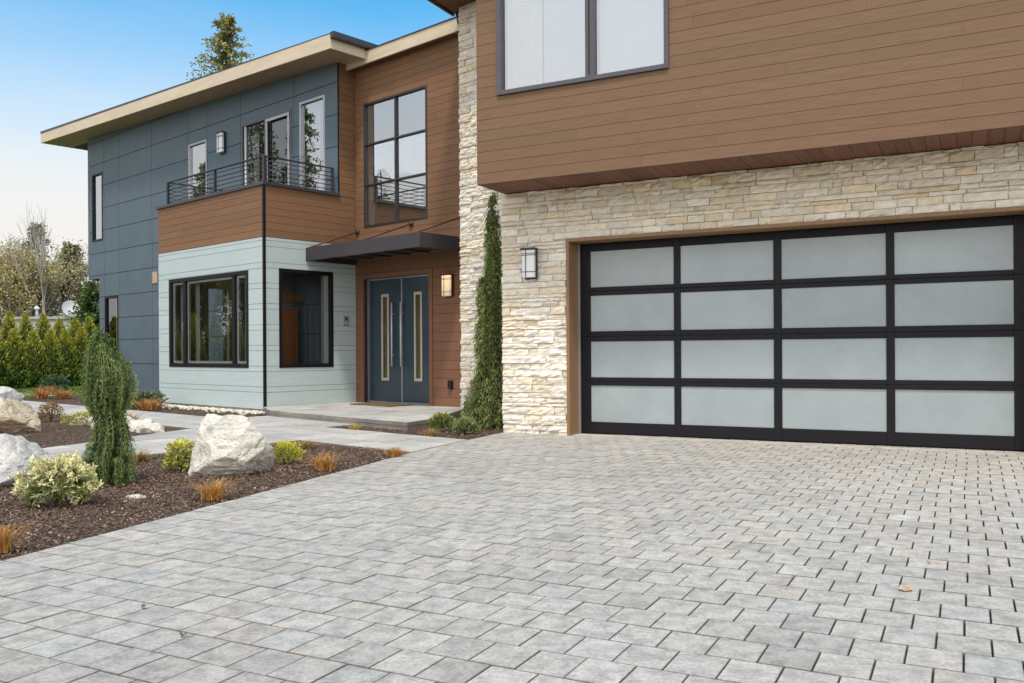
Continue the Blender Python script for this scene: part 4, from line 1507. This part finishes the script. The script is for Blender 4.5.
def shrub(x, y, rx, rz_, n, lf, cols, label, seed, name='shrub', core=True, updir=0.5, lw_=0.45, whorl=0, cat='shrub', base=0.0):
    r = random.Random(seed)
    e = empty(name, at(x, y, 0), label, cat)
    F = FRAMES[e.name]
    mb = MB()
    for _ in range(7):
        a = r.uniform(0, 2 * pi)
        mb.tube([(0, 0, -0.01), (cos(a) * rx * .3, sin(a) * rx * .3, rz_ * .5), (cos(a) * rx * .6, sin(a) * rx * .6, rz_ * .85)], [0.008, 0.006, 0.003], 5)
    mb.build('stems', M['bark'], e, F)
    mb = MB()
    cnt = n if not whorl else n // whorl
    for _ in range(cnt):
        d0 = rdir(r)
        if d0.z < -0.65: d0.z = -d0.z
        lump = 0.8 + 0.35 * noise.noise(d0 * 2.2 + Vector((seed, 0, 0)))
        q = (0.35 + 0.65 * r.random() ** 0.4) * lump
        p = Vector((d0.x * rx * q, d0.y * rx * q, base + rz_ * (0.38 + d0.z * 0.62 * q)))
        if p.z < 0.01: p.z = r.uniform(0.01, 0.04)
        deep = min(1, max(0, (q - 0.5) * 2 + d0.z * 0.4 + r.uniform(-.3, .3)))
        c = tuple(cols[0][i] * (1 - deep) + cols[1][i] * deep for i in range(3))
        for w in range(max(1, whorl)):
            d = (d0 * 0.7 + Vector((0, 0, updir)) + rdir(r) * 0.8).normalized()
            k = r.uniform(0.7, 1.25)
            mb.leaf(p, d, d.cross(rdir(r)).normalized(), lf * r.uniform(.7, 1.3), lf * lw_, tuple(x_ * k for x_ in c))
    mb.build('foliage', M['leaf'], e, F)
    return e


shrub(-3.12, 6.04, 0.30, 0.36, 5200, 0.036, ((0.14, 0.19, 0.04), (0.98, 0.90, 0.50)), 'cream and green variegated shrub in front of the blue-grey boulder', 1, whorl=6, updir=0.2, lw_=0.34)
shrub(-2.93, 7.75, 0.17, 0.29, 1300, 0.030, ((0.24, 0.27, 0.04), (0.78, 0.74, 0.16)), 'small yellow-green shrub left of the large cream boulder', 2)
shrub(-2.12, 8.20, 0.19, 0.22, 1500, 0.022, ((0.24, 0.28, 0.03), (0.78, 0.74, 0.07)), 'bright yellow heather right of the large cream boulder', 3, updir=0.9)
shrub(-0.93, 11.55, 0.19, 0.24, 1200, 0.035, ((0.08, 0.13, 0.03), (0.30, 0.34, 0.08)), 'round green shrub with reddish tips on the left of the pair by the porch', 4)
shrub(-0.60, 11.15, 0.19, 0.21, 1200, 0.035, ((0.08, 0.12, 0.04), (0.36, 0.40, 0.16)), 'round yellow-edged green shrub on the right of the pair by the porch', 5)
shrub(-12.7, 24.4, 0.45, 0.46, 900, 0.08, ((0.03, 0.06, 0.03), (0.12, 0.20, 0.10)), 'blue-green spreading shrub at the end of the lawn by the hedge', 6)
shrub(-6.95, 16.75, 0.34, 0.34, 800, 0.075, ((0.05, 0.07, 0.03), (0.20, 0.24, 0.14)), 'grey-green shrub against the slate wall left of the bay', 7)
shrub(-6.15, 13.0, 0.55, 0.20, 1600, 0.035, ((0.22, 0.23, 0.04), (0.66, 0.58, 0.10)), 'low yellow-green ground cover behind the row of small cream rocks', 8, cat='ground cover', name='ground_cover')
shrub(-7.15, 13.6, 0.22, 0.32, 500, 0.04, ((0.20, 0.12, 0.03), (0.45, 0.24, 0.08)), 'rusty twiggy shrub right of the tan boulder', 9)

# potted plant on the balcony
pl = lw(-0.36, -1.12, 3.35)
e = empty('potted_plant', Matrix.Translation(pl), 'dark drooping potted plant behind the balcony rail in front of the tall window', 'plant')
F = FRAMES[e.name]
mb = MB(); mb.tube([(0, 0, 0), (0, 0, .02), (0, 0, 0.40), (0, 0, 0.42)], [0.12, 0.15, 0.19, 0.185], 16); mb.build('pot', M['pot'], e, F)
mb = MB(); mb.tube([(0, 0, .40), (0.02, 0, .8), (0, 0.01, 1.35)], [0.02, .015, .008], 6); mb.build('stem', M['bark'], e, F)
mb = MB()
r = random.Random(8)
for _ in range(60):
    z0 = r.uniform(0.55, 1.35)
    a = r.uniform(0, 2 * pi)
    L_ = r.uniform(0.15, 0.34) * (1.3 - 0.45 * z0)
    prev = Vector((0, 0, z0))
    for k in range(1, 7):
        t = k / 6
        p = Vector((cos(a) * L_ * t, sin(a) * L_ * t, z0 + 0.10 * t - 0.30 * t * t))
        d = (p - prev).normalized()
        for sgn in (-1, 1):
            dd_ = (d * .5 + Vector((-sin(a), cos(a), -.3)) * sgn).normalized()
            mb.leaf(p, dd_, dd_.cross(Vector((0, 0, 1))).normalized(), 0.07, 0.018, jit(r, (0.035, 0.045, 0.018), .4))
        prev = p
mb.build('fronds', M['leaf'], e, F)


# ------------------------------------------------------------------ background trees
def conifer(x, y, h, rad, z0, seed, cols, label, lf=0.3, nb=170, per=11, name='conifer_tree', droop=0.25, irr=0.35, cat='tree', group=None):
    r = random.Random(seed)
    e = empty(name, at(x, y, -0.05), label, cat, group)
    F = FRAMES[e.name]
    mb = MB()
    mb.tube([(0, 0, 0), (0.05, 0, h * .5), (0, 0, h * 0.98)], [h * 0.016, h * 0.01, h * 0.002], 8)
    mb.build('trunk', M['bark'], e, F)
    mb = MB()
    for i in range(nb):
        t = (i + r.random()) / nb
        z = z0 + (h - z0) * t
        a = r.uniform(0, 2 * pi)
        L_ = rad * (1 - t) ** 0.8 * r.uniform(1 - irr * 1.4, 1 + irr * .5) + 0.08 * rad
        tone = r.uniform(0.6, 1.25)
        for k in range(per):
            s_ = (k + 1) / per
            p = Vector((cos(a) * L_ * s_, sin(a) * L_ * s_, z + 0.12 * L_ * s_ - droop * L_ * s_ * s_))
            for q in range(2):
                d = (Vector((cos(a), sin(a), 0)) * .6 + rdir(r) * .8 + Vector((0, 0, -.1))).normalized()
                mixv = min(1, max(0, s_ * .8 + r.uniform(-.3, .3)))
                c = tuple(cols[0][j] * (1 - mixv) + cols[1][j] * mixv for j in range(3))
                kk = tone * r.uniform(.7, 1.25)
                mb.leaf(p + rdir(r) * lf * .3, d, d.cross(rdir(r)).normalized(), lf * r.uniform(.6, 1.2), lf * .4, tuple(v_ * kk for v_ in c))
    mb.build('crown', M['leaf'], e, F)
    return e


def broadleaf(x, y, h, spread, seed, label, cols, nleaf, lf, bark='bark', name='deciduous_tree', depth=5, z0f=0.25, lean=(0, 0), r0=None, cat='tree', group=None, multi=1, upw=0.35):
    r = random.Random(seed)
    e = empty(name, at(x, y, -0.05), label, cat, group)
    F = FRAMES[e.name]
    mb = MB()
    tips = []

    def grow(p, d, L_, rad, lev):
        pts = [p]
        q = p
        for k in range(3):
            d = (d + rdir(r) * 0.16 + Vector((0, 0, 0.04))).normalized()
            q = q + d * (L_ / 3)
            pts.append(q)
        mb.tube(pts, [rad, rad * .88, rad * .76, rad * .62], 5 if lev > 1 else 8, cap=False)
        if lev >= depth:
            tips.append(q)
            return
        if lev >= 2: tips.append(pts[2])
        for k in range(r.choice((2, 3, 3)) if lev else 3):
            nd_ = (d * 0.9 + Vector((r.uniform(-1, 1), r.uniform(-1, 1), r.uniform(-.25, .7))) * spread * 0.75 + Vector((0, 0, upw * .5))).normalized()
            grow(pts[-1] if k or lev == 0 else pts[r.choice((2, 3))], nd_, L_ * r.uniform(.6, .82), rad * .58, lev + 1)
        if lev < 2:   # leader
            grow(pts[-1], (d + rdir(r) * .12).normalized(), L_ * .8, rad * .62, lev + 1)
    for m_ in range(multi):
        dr = Vector((lean[0], lean[1], 1)) + (rdir(r) * .5 if multi > 1 else Vector((0, 0, 0)))
        grow(Vector((0, 0, 0)), dr.normalized(), h * z0f, r0 or h * 0.018, 0)
    mb.build('trunk', M[bark], e, F)
    if nleaf:
        mb = MB()
        for _ in range(nleaf):
            t = r.choice(tips)
            p = t + rdir(r) * lf * r.uniform(0, 4.0)
            d = rdir(r)
            mixv = r.random()
            c = tuple(cols[0][j] * (1 - mixv) + cols[1][j] * mixv for j in range(3))
            k = r.uniform(.7, 1.2)
            mb.leaf(p, d, d.cross(rdir(r)).normalized(), lf * r.uniform(.6, 1.2), lf * .6, tuple(v_ * k for v_ in c))
        mb.build('crown', M['leaf'], e, F)
    return e


conifer(-14.55, 45.0, 18.3, 3.4, 8.0, 61, ((0.17, 0.18, 0.06), (0.48, 0.45, 0.17)), 'olive-gold conifer top showing above the slate wing roof', lf=0.21, nb=400, per=18, irr=0.5, droop=0.05)
conifer(-21.6, 40.0, 7.0, 1.9, 0.8, 62, ((0.20, 0.20, 0.14), (0.40, 0.37, 0.27)), 'thin dark conifer with a pointed top behind the hedge', lf=0.25, nb=150)  # leaf colours paled, distance haze put into the colour
conifer(-22.3, 44.5, 6.7, 2.2, 0.8, 63, ((0.20, 0.22, 0.12), (0.44, 0.43, 0.27)), 'rounded dull green conifer between the birch and the house', lf=0.28, nb=150)  # haze put into these paler leaf colours as well
conifer(-16.0, 33.5, 3.7, 1.5, 0.3, 64, ((0.05, 0.08, 0.025), (0.16, 0.24, 0.07)), 'dark green dense conifer against the house corner', lf=0.2, nb=170)
broadleaf(-20.3, 38.2, 4.7, 0.32, 71, 'tall bare birch with a pale trunk and wispy twigs behind the hedge', None, 0, 0.1, bark='birch', name='birch_tree', depth=4, z0f=0.50, r0=0.055, upw=0.2)
broadleaf(-20.6, 37.4, 7.2, 0.95, 72, 'yellow-green budding tree in front of the thin conifer', ((0.46, 0.40, 0.15), (0.60, 0.54, 0.25)), 8500, 0.11, bark='twig', depth=5, z0f=0.24, multi=2)
broadleaf(-22.4, 38.5, 7.4, 0.9, 73, 'ochre budding tree at the left edge behind the hedge', ((0.52, 0.40, 0.20), (0.58, 0.50, 0.28)), 8000, 0.11, bark='twig', depth=5, z0f=0.24, multi=2)
broadleaf(-24.0, 42.5, 6.4, 0.9, 74, 'tall thin-leaved pale tree at the far left', ((0.60, 0.58, 0.36), (0.66, 0.62, 0.42)), 1100, 0.10, bark='twig', depth=5, z0f=0.28)
broadleaf(-19.9, 39.3, 4.2, 1.05, 75, 'pinkish-grey bare bush above the concrete wall', ((0.50, 0.38, 0.34), (0.60, 0.48, 0.43)), 2400, 0.07, bark='twig', depth=5, z0f=0.2, name='bare_bush', multi=3, r0=.035)
broadleaf(-21.9, 43.0, 8.8, 0.95, 76, 'olive budding tree right of the birch', ((0.42, 0.39, 0.19), (0.54, 0.48, 0.29)), 8500, 0.12, bark='twig', depth=5, z0f=0.24, multi=2)
broadleaf(-25.3, 44.5, 7.2, 0.95, 77, 'brownish budding tree low behind the ochre tree', ((0.50, 0.38, 0.18), (0.58, 0.47, 0.24)), 4600, 0.12, bark='twig', depth=5, z0f=0.24, multi=2)
# trees to the left of the frame, mirrored in the upstairs glass
conifer(-30.0, 20.5, 13.0, 2.6, 2.0, 65, ((0.07, 0.10, 0.04), (0.20, 0.25, 0.11)), 'dark spreading conifer mirrored in the tall balcony window', lf=0.22, nb=230, per=14)
conifer(-34.0, 26.0, 11.0, 3.0, 1.5, 66, ((0.10, 0.15, 0.04), (0.34, 0.38, 0.12)), 'green conifer mirrored in the balcony sliding door', lf=0.24, nb=230, per=14)
broadleaf(-23.5, 18.5, 7.5, 0.9, 78, 'dense green tree mirrored in the front bay window', ((0.16, 0.20, 0.05), (0.30, 0.32, 0.10)), 9000, 0.13, bark='bark', depth=5, z0f=0.18, multi=3)
broadleaf(-26.5, 22.5, 8.5, 0.9, 79, 'brownish budding tree mirrored behind the dense green tree in the bay window', ((0.22, 0.17, 0.07), (0.32, 0.27, 0.12)), 9000, 0.14, bark='bark', depth=5, z0f=0.18, multi=3)
conifer(-38.0, 24.0, 15.0, 3.4, 1.0, 67, ((0.09, 0.13, 0.04), (0.28, 0.32, 0.12)), 'tall conifer mirrored in the narrow balcony window', lf=0.24, nb=230, per=14)
# far wooded rise: nobody could count its trees
mb = MB()
r = random.Random(90)
for _ in range(9000):
    a = r.uniform(0, 1)
    x = -75 + 58 * a
    y = 52 + 14 * r.random()
    top = 3.0 + 2.2 * noise.noise(Vector((x * 0.16, y * 0.1, 1.0))) + 1.4 * noise.noise(Vector((x * 0.5, 4, 2.0)))
    z = max(0, r.random() ** 0.7 * top)
    d = rdir(r)
    t = noise.noise(Vector((x * .3, z * .5, 7)))
    c = (0.46 + .14 * t, 0.38 + .06 * t, 0.22)
    k = r.uniform(.6, 1.2)
    mb.leaf(Vector((x, y, z)), d, d.cross(rdir(r)).normalized(), r.uniform(.3, .8), .35, tuple(q * k for q in c))
tag(mb.build('distant_woodland', M['leaf']), kind='stuff')

# low concrete outbuilding behind the hedge, with a dish on its roof
e = empty('outbuilding', at(-17.7, 34.0, 0), 'low flat-roofed grey concrete building behind the arborvitae hedge', 'building')
F = FRAMES[e.name]
mb = MB()
mb.box(-1.9, 2.4, 0, 1.8, -0.05, 2.40); mb.build('wall', M['concrete'], e, F)
mb = MB()
mb.box(-1.95, 0.35, -0.06, 1.86, 2.402, 2.50); mb.box(0.352, 1.0, -0.06, 1.86, 2.402, 2.66); mb.box(1.002, 2.45, -0.06, 1.86, 2.402, 2.56, (1.1, 1.1, 1.05))
mb.build('parapet', M['concrete'], e, F)
e = empty('satellite_dish', at(-17.15, 34.1, 2.5), 'white satellite dish on the concrete outbuilding roof', 'satellite dish')
F = FRAMES[e.name]
mb = MB()
mb.tube([(0, 0, 0), (0, 0, 0.22)], 0.03, 8); mb.build('mast', M['silver'], e, F)
mb = MB()
ax = Vector((0.75, -0.65, 0.35)).normalized()
xx = ax.orthogonal().normalized(); yy = ax.cross(xx)
cen = Vector((0, 0, 0.28))
rings = []
for i in range(6):
    q = i / 5
    rings.append([cen + ax * (0.09 * q * q) + (xx * cos(2 * pi * k / 20) + yy * sin(2 * pi * k / 20)) * (0.34 * q + .001) for k in range(20)])
vs = [p for q in rings for p in q]
mb.raw(vs, [(i * 20 + k, i * 20 + (k + 1) % 20, (i + 1) * 20 + (k + 1) % 20, (i + 1) * 20 + k) for i in range(5) for k in range(20)], smooth=True)
mb.build('reflector', M['whitetrim'], e, F)
mb = MB(); mb.tube([cen - yy * .3, cen + ax * .35], .012, 6); mb.tube([cen + ax * .33, cen + ax * .42], .035, 8); mb.build('feed_arm', M['silver'], e, F)
e = empty('roof_vent', at(-18.55, 34.3, 2.5), 'small white vent pipe on the outbuilding roof left of the dish', 'vent pipe')
F = FRAMES[e.name]
mb = MB(); mb.tube([(0, 0, 0), (0, 0, .36)], .05, 10); mb.build('pipe', M['whitetrim'], e, F)
mb = MB(); mb.tube([(0, 0, .30), (0, 0, .34), (0, 0, .42)], [.11, .11, .03], 12); mb.build('cap', M['whitetrim'], e, F)

# litter on the drive
def litter(x, y, rz, k, m, label):
    mb = MB()
    mb.face([(0, 0, .006), (.035 * k, -.012 * k, .012), (.06 * k, .01 * k, .02), (.03 * k, .02 * k, .008)])
    mb.face([(0, 0, .006), (.03 * k, .02 * k, .008), (.02 * k, .04 * k, .022), (-.01 * k, .025 * k, .014)])
    o = mb.build('fallen_leaf', M[m], None, at(x, y, 0, rz))
    tag(o, label, 'leaf')


litter(1.66, 3.72, 0.5, 1.0, 'leaflitter', 'dry tan fallen leaf lying on the pavers')
litter(2.00, 4.20, 1.5, 0.45, 'leaflitter', 'tiny tan leaf scrap on the pavers beyond the larger dry leaf')
litter(-1.50, 3.54, 0.2, 0.4, 'bark', 'tiny dark leaf scrap on the pavers at the left foreground, farther of the two')
litter(-1.20, 3.18, 1.1, 0.45, 'bark', 'tiny dark leaf scrap on the pavers at the left foreground, nearer of the two')

# ================================================================== LIGHT
S = Vector((-0.019, -0.514, 1.0)).normalized()
sun = bpy.data.lights.new('sun', 'SUN')
sun.energy = 2.6
sun.angle = radians(6.0)
sun.color = (1.0, 0.945, 0.865)
so = bpy.data.objects.new('sun', sun)
so.rotation_euler = S.to_track_quat('Z', 'Y').to_euler()
COL.objects.link(so)

w = bpy.data.worlds.new('World')
scene.world = w
w.use_nodes = True
nt = w.node_tree
nt.nodes.clear()
L = nt.links.new
out = nd(nt, 'ShaderNodeOutputWorld')
sky = nd(nt, 'ShaderNodeTexSky', sky_type='NISHITA')
sky.sun_disc = False
sky.sun_elevation = math.asin(S.z)
sky.sun_rotation = math.atan2(S.x, S.y)
sky.air_density = 1.0
sky.dust_density = 0.6
sky.ozone_density = 1.5
b1 = nd(nt, 'ShaderNodeBackground')
b1.inputs['Strength'].default_value = 0.15
hs = nd(nt, 'ShaderNodeHueSaturation')
hs.inputs['Hue'].default_value = 0.482
hs.inputs['Saturation'].default_value = 1.65
hs.inputs['Value'].default_value = 1.55
L(sky.outputs[0], hs.inputs['Color'])
L(hs.outputs[0], b1.inputs['Color'])
b2 = nd(nt, 'ShaderNodeBackground')     # thin white haze low in the sky
b2.inputs['Color'].default_value = (1.0, 0.985, 0.96, 1)
b2.inputs['Strength'].default_value = 0.92
tc = nd(nt, 'ShaderNodeTexCoord')
sx = nd(nt, 'ShaderNodeSeparateXYZ')
L(tc.outputs['Generated'], sx.inputs[0])
nz = nd(nt, 'ShaderNodeTexNoise')
nz.inputs['Scale'].default_value = 3.0
nz.inputs['Detail'].default_value = 5
mpn = nd(nt, 'ShaderNodeMapping')
mpn.inputs['Scale'].default_value = (1, 1, 3)
L(tc.outputs['Generated'], mpn.inputs[0])
L(mpn.outputs[0], nz.inputs['Vector'])
ad = nd(nt, 'ShaderNodeMath', operation='MULTIPLY_ADD')
ad.inputs[1].default_value = 0.06
L(nz.outputs['Fac'], ad.inputs[0])
L(sx.outputs['Z'], ad.inputs[2])
mr = nd(nt, 'ShaderNodeMapRange', interpolation_type='SMOOTHSTEP')
mr.inputs['From Min'].default_value = 0.15
mr.inputs['From Max'].default_value = 0.46
mr.inputs['To Min'].default_value = 1.0
mr.inputs['To Max'].default_value = 0.03
L(ad.outputs[0], mr.inputs['Value'])
ms = nd(nt, 'ShaderNodeMixShader')
# the haze reaches higher behind the photographer, brightened there as added fill light
mr2 = nd(nt, 'ShaderNodeMapRange', interpolation_type='SMOOTHSTEP')
mr2.inputs['From Min'].default_value = 0.15
mr2.inputs['From Max'].default_value = -0.45
mr2.inputs['To Max'].default_value = 0.8
L(sx.outputs['Y'], mr2.inputs['Value'])
L(mr.outputs['Result'], ms.inputs[0])
# veil of high cloud out to the left; brighter white fill added toward the sun
mr3 = nd(nt, 'ShaderNodeMapRange', interpolation_type='SMOOTHSTEP')
mr3.inputs['From Min'].default_value = -0.58
mr3.inputs['From Max'].default_value = -0.92
mr3.inputs['To Max'].default_value = 0.6
L(sx.outputs['X'], mr3.inputs['Value'])
b3 = nd(nt, 'ShaderNodeBackground')
b3.inputs['Color'].default_value = (1.0, 0.975, 0.94, 1)
b3.inputs['Strength'].default_value = 1.65
ms2 = nd(nt, 'ShaderNodeMixShader')
L(mr3.outputs['Result'], ms2.inputs[0])
L(ms.outputs[0], ms2.inputs[1])
L(b2.outputs[0], ms2.inputs[2])
ms3 = nd(nt, 'ShaderNodeMixShader')
L(mr2.outputs['Result'], ms3.inputs[0])
L(ms2.outputs[0], ms3.inputs[1])
L(b3.outputs[0], ms3.inputs[2])
L(b1.outputs[0], ms.inputs[1])
L(b2.outputs[0], ms.inputs[2])
L(ms3.outputs[0], out.inputs[0])

# ================================================================== CAMERA
cam = bpy.data.cameras.new('camera')
cam.sensor_width = 36
cam.lens = 878.0 / 1024 * 36
cam.shift_y = 10.3 / 1024
cam.clip_end = 1500
co = bpy.data.objects.new('camera', cam)
co.location = (0, 0, 1.03)
co.rotation_euler = (radians(90), radians(0.337), 0)
COL.objects.link(co)
scene.camera = co

scene.view_settings.view_transform = 'Standard'
scene.view_settings.look = 'None'
scene.view_settings.exposure = 0
scene.view_settings.gamma = 1
scene.cycles.max_bounces = 8
scene.cycles.transparent_max_bounces = 16
